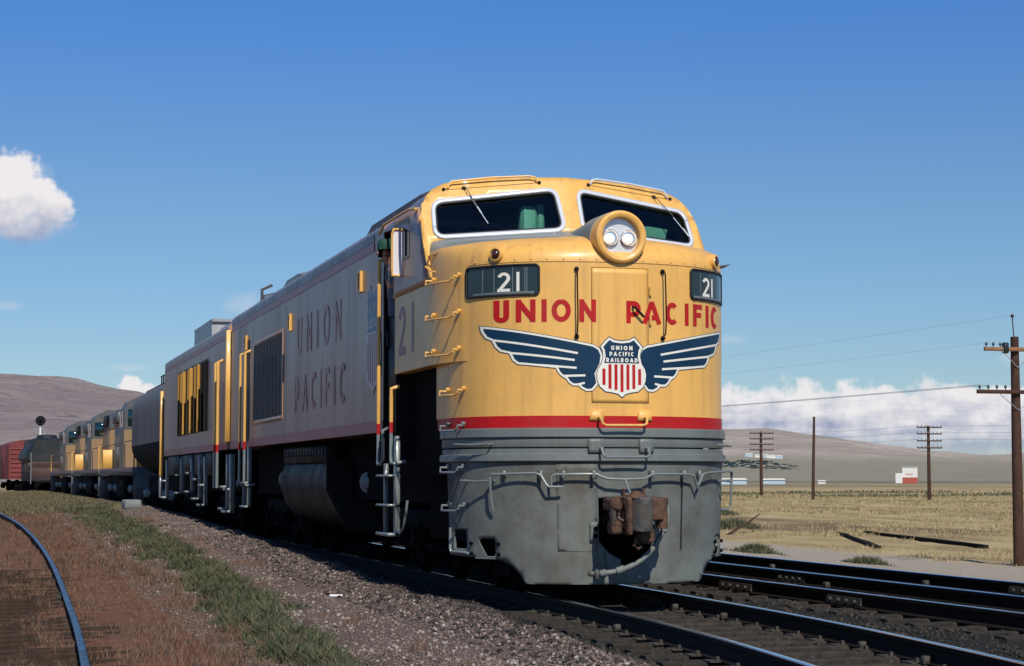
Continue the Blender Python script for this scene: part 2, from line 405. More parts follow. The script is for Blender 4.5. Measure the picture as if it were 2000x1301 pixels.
M('reflector', (.9, .88, .85), .10, .95, var=.1, vs=20)
M('amber_lens', (.06, .02, .012), .1, coat=1, var=.2)
M('cab_green', (.24, .44, .37), .6, var=.2, vs=4)
M('interior', (.012, .03, .028), .8, var=.3)
M('rail_side', (.012, .009, .007), .8, var=.35, vs=12, spec=.2, bump=.2, bs=60)
M('rail_top', (.42, .46, .50), .16, 1.0, var=.12, vs=20)
M('tie_wood', (.040, .034, .028), .9, var=.45, vs=5, dirt=(.10, .075, .055), damt=.5, ds=4, bump=.8, bs=25, spec=.2)
M('old_tie', (.055, .036, .024), .95, var=.45, vs=6, bump=.8, bs=25, spec=.1)
M('pole_wood', (.075, .040, .028), .9, var=.35, vs=5, bump=.5, bs=40, spec=.2)
M('arm_wood', (.28, .15, .08), .85, var=.3, vs=5, bump=.3, bs=40, spec=.2)
M('insulator', (.02, .025, .03), .25, var=.2)
M('wire', (.30, .34, .38), .7)
M('skin', (.42, .20, .13), .5, var=.15, vs=20)
M('cap_green', (.012, .075, .045), .75, var=.2, vs=10)
M('shirt', (.10, .13, .16), .85, var=.2, vs=10)
M('hair', (.03, .02, .015), .7)
M('boxcar_red', (.19, .028, .025), .6, var=.25, vs=2, dirt=(.12, .04, .03), damt=.6)
M('car_brown', (.085, .045, .035), .75, var=.3, vs=2, dirt=(.05, .035, .03), damt=.6)
M('tank_dark', (.008, .012, .012), .6, coat=.05, var=.3, vs=1.5, dirt=(.06, .055, .05), damt=.5)
M('tender_side', (.125, .105, .088), .6, coat=.15, var=.25, vs=.6, dirt=(.10, .08, .07), damt=.7, ds=.8, streak=True, crough=.25)
M('oil_black', (.008, .008, .009), .8, var=.4, vs=2, spec=.15)
M('signal_white', (.8, .8, .8), .5)
M('hut_white', (.72, .72, .68), .7, var=.06)
M('hut_red', (.42, .085, .06), .7, var=.2)
M('shed_blue', (.42, .55, .62), .5, var=.1)
M('louvre', (.030, .030, .028), .5, var=.3, vs=6)
M('panel_gap', (.05, .035, .025), .8)
M('timber_dark', (.012, .011, .010), .95, var=.4, vs=4, spec=.1)

# ------------------------------------------------------------------ ground
EY = [-25,-5,0,4,8,12,18,27,38,68,120,200,400]; EZ = [-.2,-.13,-.08,-.08,-.01,.07,.16,.28,.38,.36,.25,.1,-.2]
def ss(a, b, x):
    t = np.clip((np.asarray(x, float)-a)/(b-a), 0, 1); return t*t*(3-2*t)
KCUR = .00033
def cxl(Y):                                           # centre line of the main track
    Y = np.asarray(Y, float)
    return np.where(Y < -.5, -.009*np.minimum(0, np.maximum(Y, -14)+.5)**2 - .22*np.minimum(0, Y+14)*-1, np.where(Y > 45, -KCUR*(Y-45)**2, 0.0))
def wob(X, Y):
    return (np.sin(X*3.1+Y*1.7)+np.sin(X*-1.3+Y*2.9+1)+np.sin(X*5.3-Y*.6+2))*.012
def gz(X, Y):
    X = np.asarray(X, float); Y = np.asarray(Y, float)
    e = np.interp(Y, EY, EZ); x = X-np.where(Y < 200, cxl(Y), 0.0); d = np.hypot(X, Y); far = ss(300, 900, d)
    b0 = 1.35-.33*ss(-1.5, 1.5, Y); zl = -.2+(e+.2)*ss(0, 1, (-x-b0)/.42)-.07*np.clip(-x-1.8, 0, 6)
    zl = zl*(1-far)-.4*far
    zr = -.2-.25*ss(6.4, 8, x)-.95*ss(9, 20, x)+.5*ss(60, 160, d)*ss(8, 20, x)
    zr = zr*(1-far)-1.0*far
    return np.where(x < 0, zl, zr)+wob(X, Y)*np.where((np.abs(x) > 1.5), 1, .4)
def graded(segs):
    out = []
    for a, b, st in segs: out += list(np.arange(a, b, st))
    out.append(segs[-1][1]); return np.array(out)
gx = graded([(-9000,-2000,700),(-2000,-300,100),(-300,-60,15),(-60,-12,3),(-12,-1,.22),(-1,8,.3),(8,30,.8),(30,100,4),(100,500,25),(500,2000,120),(2000,9000,700)])
gy = graded([(-600,-60,60),(-60,-24,4),(-24,30,.45),(30,80,1.2),(80,260,6),(260,1000,30),(1000,3000,120),(3000,9000,700)])
GX, GY = np.meshgrid(gx, gy); GZ = gz(GX, GY)
nx, ny = len(gx), len(gy); idx = np.arange(nx*ny).reshape(ny, nx)
gF = np.stack([idx[:-1,:-1], idx[:-1,1:], idx[1:,1:], idx[1:,:-1]], -1).reshape(-1, 4)

def ground_material():
    m = bpy.data.materials.new('ground'); m.use_nodes = True; nt = m.node_tree; ns, ls = nt.nodes, nt.links
    b = ns['Principled BSDF']; b.inputs['Roughness'].default_value = .95; b.inputs['Specular IOR Level'].default_value = .15
    tc = ns.new('ShaderNodeTexCoord'); sp = ns.new('ShaderNodeSeparateXYZ'); ls.new(tc.outputs['Object'], sp.inputs[0])
    def noise(scale, detail=6, rough=.6, sx=(1,1,1)):
        mp = ns.new('ShaderNodeMapping'); mp.inputs['Scale'].default_value = sx; ls.new(tc.outputs['Object'], mp.inputs[0])
        n = ns.new('ShaderNodeTexNoise'); n.inputs['Scale'].default_value = scale; n.inputs['Detail'].default_value = detail; n.inputs['Roughness'].default_value = rough
        ls.new(mp.outputs[0], n.inputs['Vector']); return n.outputs['Fac']
    def mth(op, a, b2=None, clamp=False):
        n = ns.new('ShaderNodeMath'); n.operation = op; n.use_clamp = clamp
        for i, v in enumerate((a, b2)):
            if v is None: continue
            if isinstance(v, (int, float)): n.inputs[i].default_value = v
            else: ls.new(v, n.inputs[i])
        return n.outputs[0]
    def rmp(v, a, b2, c=0., d=1.):
        n = ns.new('ShaderNodeMapRange'); n.interpolation_type = 'SMOOTHSTEP'; ls.new(v, n.inputs['Value'])
        n.inputs['From Min'].default_value = a; n.inputs['From Max'].default_value = b2; n.inputs['To Min'].default_value = c; n.inputs['To Max'].default_value = d
        return n.outputs[0]
    def mix(f, a, b2):
        n = ns.new('ShaderNodeMix'); n.data_type = 'RGBA'
        for i, v in ((0, f), (6, a), (7, b2)):
            if isinstance(v, tuple): n.inputs[i].default_value = (*v, 1)
            elif isinstance(v, (int, float)): n.inputs[i].default_value = v
            else: ls.new(v, n.inputs[i])
        return n.outputs[2]
    X, Y = sp.outputs[0], sp.outputs[1]
    nA = noise(.9, 5); nB = noise(14, 8, .7); nC = noise(3.5, 7, .65); nD = noise(45, 4, .6)
    xp = mth('ADD', X, mth('MULTIPLY', mth('SUBTRACT', nA, .5), 1.3)); xp = mth('ADD', xp, mth('MULTIPLY', mth('SUBTRACT', nB, .5), .5))
    russet = mix(rmp(nC, .35, .7), (.20, .088, .052), (.26, .15, .095))
    russet = mix(rmp(nB, .48, .75, 0, .8), russet, (.055, .038, .028))
    russet = mix(rmp(nA, .5, .7, 0, .5), russet, (.10, .085, .06))
    soil = mix(rmp(nB, .35, .7), (.10, .075, .05), (.19, .14, .115))
    gravel = mix(rmp(nD, .35, .68), (.10, .074, .066), (.27, .200, .168))
    gravel = mix(rmp(nC, .5, .8, 0, .5), gravel, (.075, .055, .055))
    ball = mix(rmp(nD, .35, .7), (.012, .012, .011), (.060, .058, .050))
    ball = mix(rmp(nC, .5, .75, 0, .6), ball, (.012, .012, .012))
    pale = mix(rmp(nB, .3, .7), (.36, .30, .23), (.52, .45, .35))
    fN = noise(.06, 8, .65, (1, .35, 1)); fM = noise(.35, 7, .7, (1, .4, 1)); fL = noise(.012, 6, .6, (1, .3, 1))
    field = mix(rmp(fM, .32, .68), (.33, .245, .115), (.55, .435, .225))
    field = mix(rmp(fN, .50, .66, 0, .8), field, (.15, .085, .055))
    field = mix(rmp(fL, .52, .66, 0, .8), field, (.085, .085, .045))
    Yd = mth('SUBTRACT', Y, 0.0)
    far = mix(rmp(noise(.004, 8, .62, (1, .25, 1)), .35, .65), (.155, .145, .10), (.27, .235, .165))
    c = mix(rmp(xp, -4.5, -4.0), russet, soil)
    c = mix(rmp(xp, -3.5, -3.1), c, gravel)
    c = mix(rmp(xp, -1.9, -1.4), c, ball)
    c = mix(rmp(xp, 6.3, 6.9), c, pale)
    xf = mth('ADD', X, mth('MULTIPLY', mth('SUBTRACT', fM, .5), 5))
    c = mix(rmp(xf, 22.8, 24.6), c, field)
    leftfield = mix(rmp(nC, .4, .65), (.155, .125, .065), (.30, .235, .155))
    lf = mth('MULTIPLY', rmp(Y, 42, 60), rmp(X, -1.5, -2.5))
    c = mix(lf, c, leftfield)
    c = mix(mth('MULTIPLY', rmp(Y, 150, 260), 1.0), c, mix(rmp(Y, 180, 700), field, far))
    c = mix(rmp(X, -14, -40), c, far)
    ls.new(c, b.inputs['Base Color'])
    bp = ns.new('ShaderNodeBump'); bp.inputs['Strength'].default_value = .9; bp.inputs['Distance'].default_value = .05
    ls.new(mth('ADD', nD, mth('MULTIPLY', nB, .8)), bp.inputs['Height']); ls.new(bp.outputs[0], b.inputs['Normal'])
    return m
MATS['ground'] = ground_material()
ground = sheet_mesh('ground', np.stack([GX, GY, GZ], -1).reshape(-1, 3), gF, 'ground'); tag(ground, 'gravel shoulder, dirt and dry grass plain around the tracks', kind='structure')

# ------------------------------------------------------------------ hills
def hill_material(name, c1, c2, c3, sc1, hz=1.0):
    m = bpy.data.materials.new(name); m.use_nodes = True; nt = m.node_tree; ns, ls = nt.nodes, nt.links
    b = ns['Principled BSDF']; b.inputs['Roughness'].default_value = 1; b.inputs['Specular IOR Level'].default_value = .05
    tc = ns.new('ShaderNodeTexCoord')
    def nz(s, sx, d=8):
        mp = ns.new('ShaderNodeMapping'); mp.inputs['Scale'].default_value = sx; ls.new(tc.outputs['Object'], mp.inputs[0])
        n = ns.new('ShaderNodeTexNoise'); n.inputs['Scale'].default_value = s; n.inputs['Detail'].default_value = d; n.inputs['Roughness'].default_value = .66
        ls.new(mp.outputs[0], n.inputs['Vector']); return n.outputs['Fac']
    def mixf(v, a, b2, A, B):
        r = ns.new('ShaderNodeMapRange'); r.interpolation_type = 'SMOOTHSTEP'; r.inputs['From Min'].default_value = a; r.inputs['From Max'].default_value = b2; ls.new(v, r.inputs['Value'])
        n = ns.new('ShaderNodeMix'); n.data_type = 'RGBA'; ls.new(r.outputs[0], n.inputs[0])
        for i, q in ((6, A), (7, B)):
            if isinstance(q, tuple): n.inputs[i].default_value = (*q, 1)
            else: ls.new(q, n.inputs[i])
        return n.outputs[2]
    c = mixf(nz(sc1, (1, 1, 2)), .38, .62, c1, c2)
    c = mixf(nz(sc1*6, (1, 1, 1.5)), .54, .66, c, c3)
    if hz != 1.0:
        sp_ = ns.new('ShaderNodeSeparateXYZ'); ls.new(tc.outputs['Object'], sp_.inputs[0])
        c = mixf(sp_.outputs[2], hz*1.5, hz*.5, c, (.27, .25, .185))
    c = mixf(nz(sc1*25, (1, 1, 1), 4), .56, .64, c, c3)
    bp = ns.new('ShaderNodeBump'); bp.inputs['Strength'].default_value = .8; bp.inputs['Distance'].default_value = 14; ls.new(nz(sc1*2.2, (1, 1, 1), 10), bp.inputs['Height']); ls.new(bp.outputs[0], b.inputs['Normal'])
    ls.new(c, b.inputs['Base Color']); MATS[name] = m
hill_material('hill_left', (.24, .200, .195), (.30, .252, .235), (.155, .138, .135), .006)
hill_material('hill_right', (.33, .285, .235), (.44, .38, .325), (.25, .23, .19), .004, 22.0)
HILLS = []
def hill(name, label, mat, azs, els, r0, r1, rough=6, zb=-1.2):
    na, nr = 220, 60
    A = np.linspace(azs[0], azs[-1], na); E = np.interp(A, azs, els); rr = np.linspace(0, 1, nr)
    AA, RR = np.meshgrid(A, rr); dist = r0+(r1-r0)*RR
    H = np.interp(AA, azs, els)*r1
    z = zb+H*(RR**1.15)*(1.0)
    bumpy = (np.sin(AA*37+RR*5)+np.sin(AA*83-RR*9+1)+np.sin(AA*21+RR*17+2)+.6*np.sin(AA*190+RR*30)+.5*np.sin(AA*150-RR*55))*rough
    z = z+bumpy*RR*(1-RR*.75)*1.0
    z[0, :] = zb-6
    X = -6.665+np.sin(AA)*dist; Y = -19.05+np.cos(AA)*dist
    # back side: close the hill with a falling slope
    Xb = -6.665+np.sin(A)*(r1*1.6); Yb = -19.05+np.cos(A)*(r1*1.6); zb2 = np.full(na, zb-6)
    V = np.concatenate([np.stack([X, Y, z], -1).reshape(-1, 3), np.stack([Xb, Yb, zb2], -1)])
    id_ = np.arange((nr+1)*na).reshape(nr+1, na)
    F = np.stack([id_[:-1,:-1], id_[:-1,1:], id_[1:,1:], id_[1:,:-1]], -1).reshape(-1, 4)
    HILLS.append((V, F)); return tag(sheet_mesh(name, V, F, mat), label, kind='structure')
def px2az(x): return .2784+math.atan((x-1000)/3645.)
hl_az = [-1.9,-1.5,-1.1,-.8,-.5,-.25,-.1]+[px2az(x) for x in (0,130,260,400,560,760,1000,1250)]
hl_el = [.03,.05,.04,.055,.05,.06,.058,.0552,.0518,.0455,.036,.024,.012,.004,.0]
hill('hill', 'long mauve bare hill behind the train', 'hill_left', hl_az, hl_el, 700, 2100, 5)
hr_az = [px2az(x) for x in (820,1000,1200,1405,1500,1600,1700,1800,1900,2000,2300)]+[1.0,1.3]
hr_el = [.0,.012,.022,.0262,.0252,.0225,.0187,.0152,.0133,.0130,.012,.014,.01]
hill('hill', 'low tan sagebrush ridge across the plain at right', 'hill_right', hr_az, hr_el, 1100, 3600, 5)

# ------------------------------------------------------------------ stones, weeds, dry grass (stuff)
def island_material(name, cols, rough=.9, trans=0.0):
    m = bpy.data.materials.new(name); m.use_nodes = True; nt = m.node_tree; ns, ls = nt.nodes, nt.links
    b = ns['Principled BSDF']; b.inputs['Roughness'].default_value = rough; b.inputs['Specular IOR Level'].default_value = .2
    g = ns.new('ShaderNodeNewGeometry'); r = ns.new('ShaderNodeValToRGB'); r.color_ramp.interpolation = 'LINEAR'
    e = r.color_ramp.elements
    while len(e) < len(cols): e.new(.5)
    for i, c in enumerate(cols): e[i].position = i/(len(cols)-1); e[i].color = (*c, 1)
    ls.new(g.outputs['Random Per Island'], r.inputs[0]); ls.new(r.outputs[0], b.inputs['Base Color']); MATS[name] = m
island_material('stone_mix', [(.065,.050,.045),(.14,.108,.096),(.20,.148,.124),(.11,.086,.078),(.26,.20,.165),(.17,.122,.104),(.33,.28,.24)])
island_material('ballast_mix', [(.010,.010,.009),(.035,.034,.030),(.060,.055,.045),(.022,.022,.02),(.075,.06,.045)])
island_material('green_weed', [(.040,.066,.030),(.072,.098,.048),(.12,.125,.066),(.055,.078,.040),(.17,.14,.085),(.085,.095,.055),(.20,.15,.10)])
island_material('russet_weed', [(.16,.075,.048),(.22,.115,.072),(.085,.055,.040),(.28,.19,.125),(.17,.082,.054),(.15,.12,.09),(.09,.075,.06)])
island_material('dry_grass', [(.36,.285,.15),(.48,.40,.23),(.29,.22,.11),(.42,.345,.19),(.22,.18,.09)])
OCT = np.array([(1,0,0),(-1,0,0),(0,1,0),(0,-1,0),(0,0,1),(0,0,-1)], float)
OCTF = np.array([(0,2,4),(2,1,4),(1,3,4),(3,0,4),(2,0,5),(1,2,5),(3,1,5),(0,3,5)])
def stones(name, label, xs, ys, size, mat, sink=.3):
    n = len(xs); zs = gz(xs, ys)
    V = OCT[None]*rng.uniform(.55, 1.25, (n, 6, 1))
    a = rng.uniform(0, 2*np.pi, n); ca, sa = np.cos(a)[:,None], np.sin(a)[:,None]
    tl = rng.uniform(-.6, .6, n)[:,None]
    x, y, z = V[...,0], V[...,1], V[...,2]*.75
    x, z = x*np.cos(tl)-z*np.sin(tl), x*np.sin(tl)+z*np.cos(tl)
    x, y = x*ca-y*sa, x*sa+y*ca
    s = size[:,None]
    W = np.stack([x*s+xs[:,None], y*s+ys[:,None], z*s+(zs+size*sink)[:,None]], -1).reshape(-1, 3)
    F = (OCTF[None]+(np.arange(n)*6)[:,None,None]).reshape(-1, 3)
    return tag(sheet_mesh(name, W, F, mat, smooth=False), label, 'gravel' if 'kind' else None, kind='stuff')
def inview(xs, ys, margin=200):
    dx, dy = xs+6.665, ys+19.05
    fwd = dx*math.sin(.2784)+dy*math.cos(.2784); rt = dx*math.cos(.2784)-dy*math.sin(.2784)
    return (fwd > 5) & (np.abs(rt/fwd*3645) < 1000+margin*2)
def pick(n, xr, yr, p=1.6):
    ys = yr[0]+(yr[1]-yr[0])*rng.uniform(0, 1, n)**p; xs = rng.uniform(xr[0], xr[1], n); k = inview(xs, ys); return xs[k], ys[k]
x_, y_ = pick(110000, (-4.6, -1.55), (-7, 45), 2.0)
s_ = rng.lognormal(math.log(.0080), .42, len(x_)).clip(.005, .045)*(1+.012*np.clip(y_, 0, 45))
stones('gravel', 'reddish grey crushed gravel on the shoulder beside the train', x_, y_, s_, 'stone_mix')
x_, y_ = pick(34000, (-2.6, 7.2), (-9.5, 18), 1.5)
keep = (np.abs(np.abs(x_-cxl(y_))-.7525) > .11)
x_, y_ = x_[keep], y_[keep]
s_ = rng.lognormal(math.log(.022), .35, len(x_)).clip(.01, .06)
stones('track_ballast', 'dark oily ballast stones between the rails', x_, y_, s_, 'ballast_mix', .1)
def blades(name, label, xs, ys, h, w, mat, lean=.5, zoff=0, cat='grass'):
    n = len(xs); zs = gz(xs, ys)+zoff; a = rng.uniform(0, 2*np.pi, n); la = rng.uniform(0, 2*np.pi, n); ll = rng.uniform(.1, lean, n)*h
    dx, dy = np.cos(a)*w, np.sin(a)*w; bx, by = np.cos(la)*ll, np.sin(la)*ll
    P0 = np.stack([xs-dx, ys-dy, zs-.01], -1); P1 = np.stack([xs+dx, ys+dy, zs-.01], -1)
    P2 = np.stack([xs+dx*.7+bx*.4, ys+dy*.7+by*.4, zs+h*.6], -1); P3 = np.stack([xs-dx*.7+bx*.4, ys-dy*.7+by*.4, zs+h*.6], -1); P4 = np.stack([xs+bx, ys+by, zs+h], -1)
    V = np.stack([P0, P1, P2, P3, P4], 1).reshape(-1, 3)
    o = (np.arange(n)*5)[:,None]
    F = np.concatenate([o+np.array([0,1,2]), o+np.array([0,2,3]), o+np.array([3,2,4])])
    return tag(sheet_mesh(name, V, F, mat, smooth=False), label, cat, kind='stuff')
# green weeds: a broken strip beside the gravel, growing in clumps
from_y0 = [-9,-6,-3.3,-.26,4.9,10.1,15.1,22.6,32.9,37.8,46]; from_x0 = [-6.02,-5.88,-5.78,-5.70,-5.57,-5.49,-5.47,-5.55,-5.82,-6.02,-6.5]
def wline(Y): return np.interp(Y, [-8,-4,-2,2,8,17,30,46,70], [-4.05,-3.98,-3.95,-3.75,-3.5,-3.45,-3.45,-3.4,-3.6])
def wwid(Y): return np.interp(Y, [-8,-2,2,8,17,30,46], [.17,.20,.30,.32,.32,.42,.8])
ncl = 430; cy_ = -7+55*rng.uniform(0, 1, ncl)**1.7; cx_ = wline(cy_)+wwid(cy_)*rng.normal(0, .62, ncl)
gap = (np.sin(cy_*1.3)+np.sin(cy_*.47+1)) > -1.75; cx_, cy_ = cx_[gap], cy_[gap]
cr = rng.uniform(.10, .27, len(cx_))*(1+np.clip(cy_, 0, 40)*.02); per = 260
rr_ = np.sqrt(rng.uniform(0, 1, (len(cx_), per))); ra_ = rng.uniform(0, 2*np.pi, (len(cx_), per))
bx_ = (cx_[:,None]+cr[:,None]*rr_*np.cos(ra_)).ravel(); by_ = (cy_[:,None]+cr[:,None]*1.5*rr_*np.sin(ra_)).ravel()
bh_ = np.repeat(rng.uniform(.05, .21, len(cx_)), per)*(1.05-.75*rr_.ravel()**2)*rng.uniform(.45, 1.1, len(bx_))
kk = inview(bx_, by_); bx_, by_, bh_ = bx_[kk], by_[kk], bh_[kk]
blades('green_weeds', 'green weeds growing in a strip along the gravel', bx_, by_, bh_, (.0022+.00009*np.clip(by_+19, 0, 60))*rng.uniform(.5, 2.2, len(bx_)), 'green_weed', 1.7, cat='weeds')
x_, y_ = pick(95000, (-8.5, -3.7), (-7.5, 45), 1.9)
kk = rng.uniform(0, 1, len(x_)) < np.clip((-3.6-x_)/.6, 0, 1)*np.where((x_ < -5.0) & (y_ < 6), .22, .8)
kk &= (np.sin(x_*2.3+y_*.9)+np.sin(x_*1.1-y_*1.7+2)+rng.normal(0, .8, len(x_))) > -.9
x_, y_ = x_[kk], y_[kk]
blades('dry_weeds', 'russet dry weeds over the old siding track', x_, y_, rng.uniform(.012, .065, len(x_)), .0018+.00009*np.clip(y_+19, 0, 60), 'russet_weed', 1.3, cat='weeds')
ncl = 900; cy_ = -7+50*rng.uniform(0, 1, ncl)**1.8; cx_ = rng.uniform(-7.5, -2.6, ncl); kk = inview(cx_, cy_) & ((np.abs(cx_-np.interp(cy_, from_y0, from_x0)) > .12)); cx_, cy_ = cx_[kk], cy_[kk]
kk = rng.uniform(0, 1, len(cx_)) < np.where(cx_ < -3.9, 1, .22); cx_, cy_ = cx_[kk], cy_[kk]
per = 60; cr = rng.uniform(.05, .16, len(cx_))
bx_ = (cx_[:,None]+cr[:,None]*rng.normal(0, .6, (len(cx_), per))).ravel(); by_ = (cy_[:,None]+cr[:,None]*rng.normal(0, .8, (len(cx_), per))).ravel()
blades('weed_tufts', 'brown dead weed tufts along the siding', bx_, by_, np.repeat(rng.uniform(.04, .16, len(cx_)), per)*rng.uniform(.4, 1.1, len(bx_)), .0018+.00008*np.clip(by_+19, 0, 60), 'russet_weed', 1.0, cat='weeds')
x_, y_ = pick(1500, (-4.2, -1.8), (-6, 25), 1.6)
stones('pale_stones', 'larger pale stones scattered on the gravel', x_, y_, rng.uniform(.012, .034, len(x_)), 'pale_stone', .2) if island_material('pale_stone', [(.20,.16,.135),(.34,.29,.25),(.26,.20,.16),(.42,.38,.33)]) is None else None
x_, y_ = pick(16000, (45, 140), (160, 226), 1.0); kk = (np.sin(x_*.23+y_*.31)+np.sin(x_*.11-y_*.17+1)+np.sin(x_*.61+2)*.6+rng.normal(0, .35, len(x_))) > .75; x_, y_ = x_[kk], y_[kk]
blades('sage_band', 'olive sagebrush band across the field behind the poles', x_, y_, rng.uniform(.10, .45, len(x_)), rng.uniform(.04, .10, len(x_)), 'sage', 1.2, cat='sagebrush') if island_material('sage', [(.07,.085,.05),(.11,.12,.07),(.085,.10,.06)]) is None else None
x_, y_ = pick(60000, (-9.5, -2.4), (38, 110), 1.2)
island_material('verge_mix', [(.16,.13,.075),(.24,.19,.11),(.12,.105,.06),(.20,.16,.095),(.10,.10,.05)])
blades('verge_grass', 'olive and tan grass verge near the far train', x_, y_, rng.uniform(.03, .16, len(x_)), rng.uniform(.008, .02, len(x_)), 'verge_mix', 1.2)
kk = rng.uniform(0, 1, len(x_)) < .45
blades('verge_weeds', 'green grass tufts near the far train', x_[kk]+.2, y_[kk], rng.uniform(.03, .15, kk.sum()), rng.uniform(.008, .02, kk.sum()), 'green_weed', 1.2)
# dry grass field at right, in clumps
ncl = 5200; cy_ = 18+190*rng.uniform(0, 1, ncl)**1.5; cx_ = rng.uniform(23.2, 110, ncl); k = inview(cx_, cy_); cx_, cy_ = cx_[k], cy_[k]
patch = np.sin(cx_*.19+cy_*.11)+np.sin(cx_*-.08+cy_*.23+1.5)+rng.normal(0, .5, len(cx_)); k = patch > -.75; cx_, cy_ = cx_[k], cy_[k]
per = 46; cr = rng.uniform(.25, 1.1, len(cx_))
bx_ = (cx_[:,None]+cr[:,None]*rng.normal(0, .6, (len(cx_), per))).ravel(); by_ = (cy_[:,None]+cr[:,None]*rng.normal(0, .6, (len(cx_), per))).ravel()
bh_ = np.repeat(rng.uniform(.06, .24, len(cx_)), per)*rng.uniform(.4, 1.1, len(bx_))
kk = bx_ > 22.9
blades('field_grass', 'dry straw coloured grass field beyond the tracks', bx_[kk], by_[kk], bh_[kk], .006+.00016*by_[kk], 'dry_grass', 1.2)
for k, (xx, yy, s) in enumerate([(12.2, 24.5, .55), (15.0, 24.0, .6), (40, 95, 1.2), (30.5, 70, 1.4)]):
    q = 900; bx_ = xx+s*rng.normal(0, .5, q); by_ = yy+s*rng.normal(0, .4, q)
    hh = s*.45*np.exp(-((bx_-xx)**2+(by_-yy)**2)/(s*s))*rng.uniform(.4, 1.1, q)+.05
    o = blades('weed_bush', ['low green weed on the pale dirt nearest the locomotive','wider green weed on the pale dirt, right of the other','dark sage bush in the dry field left of the crossarm pole','round olive sage bush in the dry field'][k], bx_, by_, hh, .02*np.ones(q), 'green_weed', .9, cat='bush')
    del o['kind']

# ------------------------------------------------------------------ tracks
PROF = [(-.07,-.172),(.07,-.172),(.07,-.158),(.012,-.135),(.010,-.055),(.036,-.040),(.036,-.006),(-.036,-.006),(-.036,-.040),(-.010,-.055),(-.012,-.135),(-.07,-.158)]
def rail(path, parent, zf=None, clean=True):
    """path: list of (x, y, z of the rail top)"""
    m = MB(); rings = []; hd = []
    for i, p in enumerate(path):
        a = Vector(path[max(i-1, 0)]); b = Vector(path[min(i+1, len(path)-1)]); t = (b-a).normalized(); s = Vector((t.y, -t.x, 0)).normalized()
        rings.append([Vector(p)+s*u+Vector((0,0,v)) for u, v in PROF])
        hd.append([Vector(p)+s*u+Vector((0,0,v)) for u, v in ((-.034,-.0055),(-.030,-.0005),(-.015,.0022),(.015,.0022),(.030,-.0005),(.034,-.0055))])
    o = m.loft(rings).build('rail', 'rail_side', parent)
    h = MB().loft(hd, closed=False).build('rail_head', 'rail_top' if clean else 'rail_dull', o)
    return o
M('rail_dull', (.12, .20, .25), .34, .85, var=.3, vs=9, dirt=(.09, .055, .035), damt=.65, ds=6)
def tie_mesh(w, l, h, name, mat):
    m = MB(); rings = []
    for k in range(6):
        x = -l/2+l*k/5; j = lambda a=.012: random.uniform(-a, a)
        rings.append([(x, -w/2+j(), -h), (x, w/2+j(), -h), (x, w/2+j(), -.01+j(.006)), (x, w*.3+j(), j(.006)), (x, -w*.3+j(), j(.006)), (x, -w/2+j(), -.01+j(.006))])
    m.loft(rings); o = m.build(name, mat); me = o.data; bpy.data.objects.remove(o); return me
def put_ties(parent, spots, meshes, name='tie'):
    base = parent.location
    for k, (x, y, z, rz) in enumerate(spots):
        o = bpy.data.objects.new(name, meshes[k % len(meshes)]); COL.objects.link(o); o.parent = parent
        o.location = (x-base.x, y-base.y, z-base.z); o.rotation_euler = (random.uniform(-.01, .01), random.uniform(-.006, .006), rz+random.uniform(-.02, .02))
tie_ms = [tie_mesh(.22, 2.55, .17, 'tie', 'tie_wood') for _ in range(4)]
old_ms = [tie_mesh(.21, 2.45, .16, 'tie', 'old_tie') for _ in range(4)]
def joint_bar(parent, x, y, z, dirx, L=.85, side=-1):
    m = MB(); t = Vector((dirx, 1, 0)).normalized(); s = Vector((t.y, -t.x, 0))*side
    for a, b in ((-L/2, L/2),):
        r = []
        for d in (a, b):
            c = Vector((x, y, z))+t*d
            r.append([c+s*.012+Vector((0,0,-.135)), c+s*.055+Vector((0,0,-.140)), c+s*.045+Vector((0,0,-.055)), c+s*.012+Vector((0,0,-.050))])
        m.loft(r)
    o = m.build('joint_bar', 'rail_dull2', parent)
    for k in range(4):
        c = Vector((x, y, z-.095))+t*(-L*.36+L*.24*k)
        MB().cyl(c+s*.04, c+s*.085, .022, .020, 6).build('bolt', 'rail_dull2', o)
M('rail_dull2', (.07, .065, .055), .7, .3, var=.4, vs=20, dirt=(.06, .035, .02), damt=.6, ds=12)
trk = empty('railway_track', (0, -6, -.2), label='main railway track carrying the yellow locomotive', cat='railway track')
ysr = list(np.arange(-13, 0, .6))+list(np.arange(0, 45, 3.0))+list(np.arange(45, 200, 6.0))
def path_off(off, ys=ysr, z=0.0):
    out = []
    for y in ys:
        d = (float(cxl(y+.05))-float(cxl(y-.05)))/.1; n = Vector((1, -d)).normalized()
        out.append((float(cxl(y))+n.x*off, y+n.y*off, z))
    return out
rail(path_off(-.7525), trk); rail(path_off(.7525), trk)
sp = []
for k in range(62):
    y = -12.5+k*.52; d = (float(cxl(y+.05))-float(cxl(y-.05)))/.1; sp.append((float(cxl(y)), y, -.165, -math.atan(d)))
put_ties(trk, sp, tie_ms)
for k in range(4, 40):                                # tie plates with spikes on both rails
    y = -12.5+k*.52; cxx = float(cxl(y))
    for sgn in (-1, 1):
        pl = MB().box(cxx+sgn*.7525-.17, cxx+sgn*.7525+.17, y-.09, y+.09, -.168, -.158)
        for q in (-1, 1): pl.box(cxx+sgn*.7525+q*.095-.014, cxx+sgn*.7525+q*.095+.014, y-.014+q*.04, y+.014+q*.04, -.16, -.125)
        pl.build('tie_plate', 'rail_dull2', trk, smooth=False)
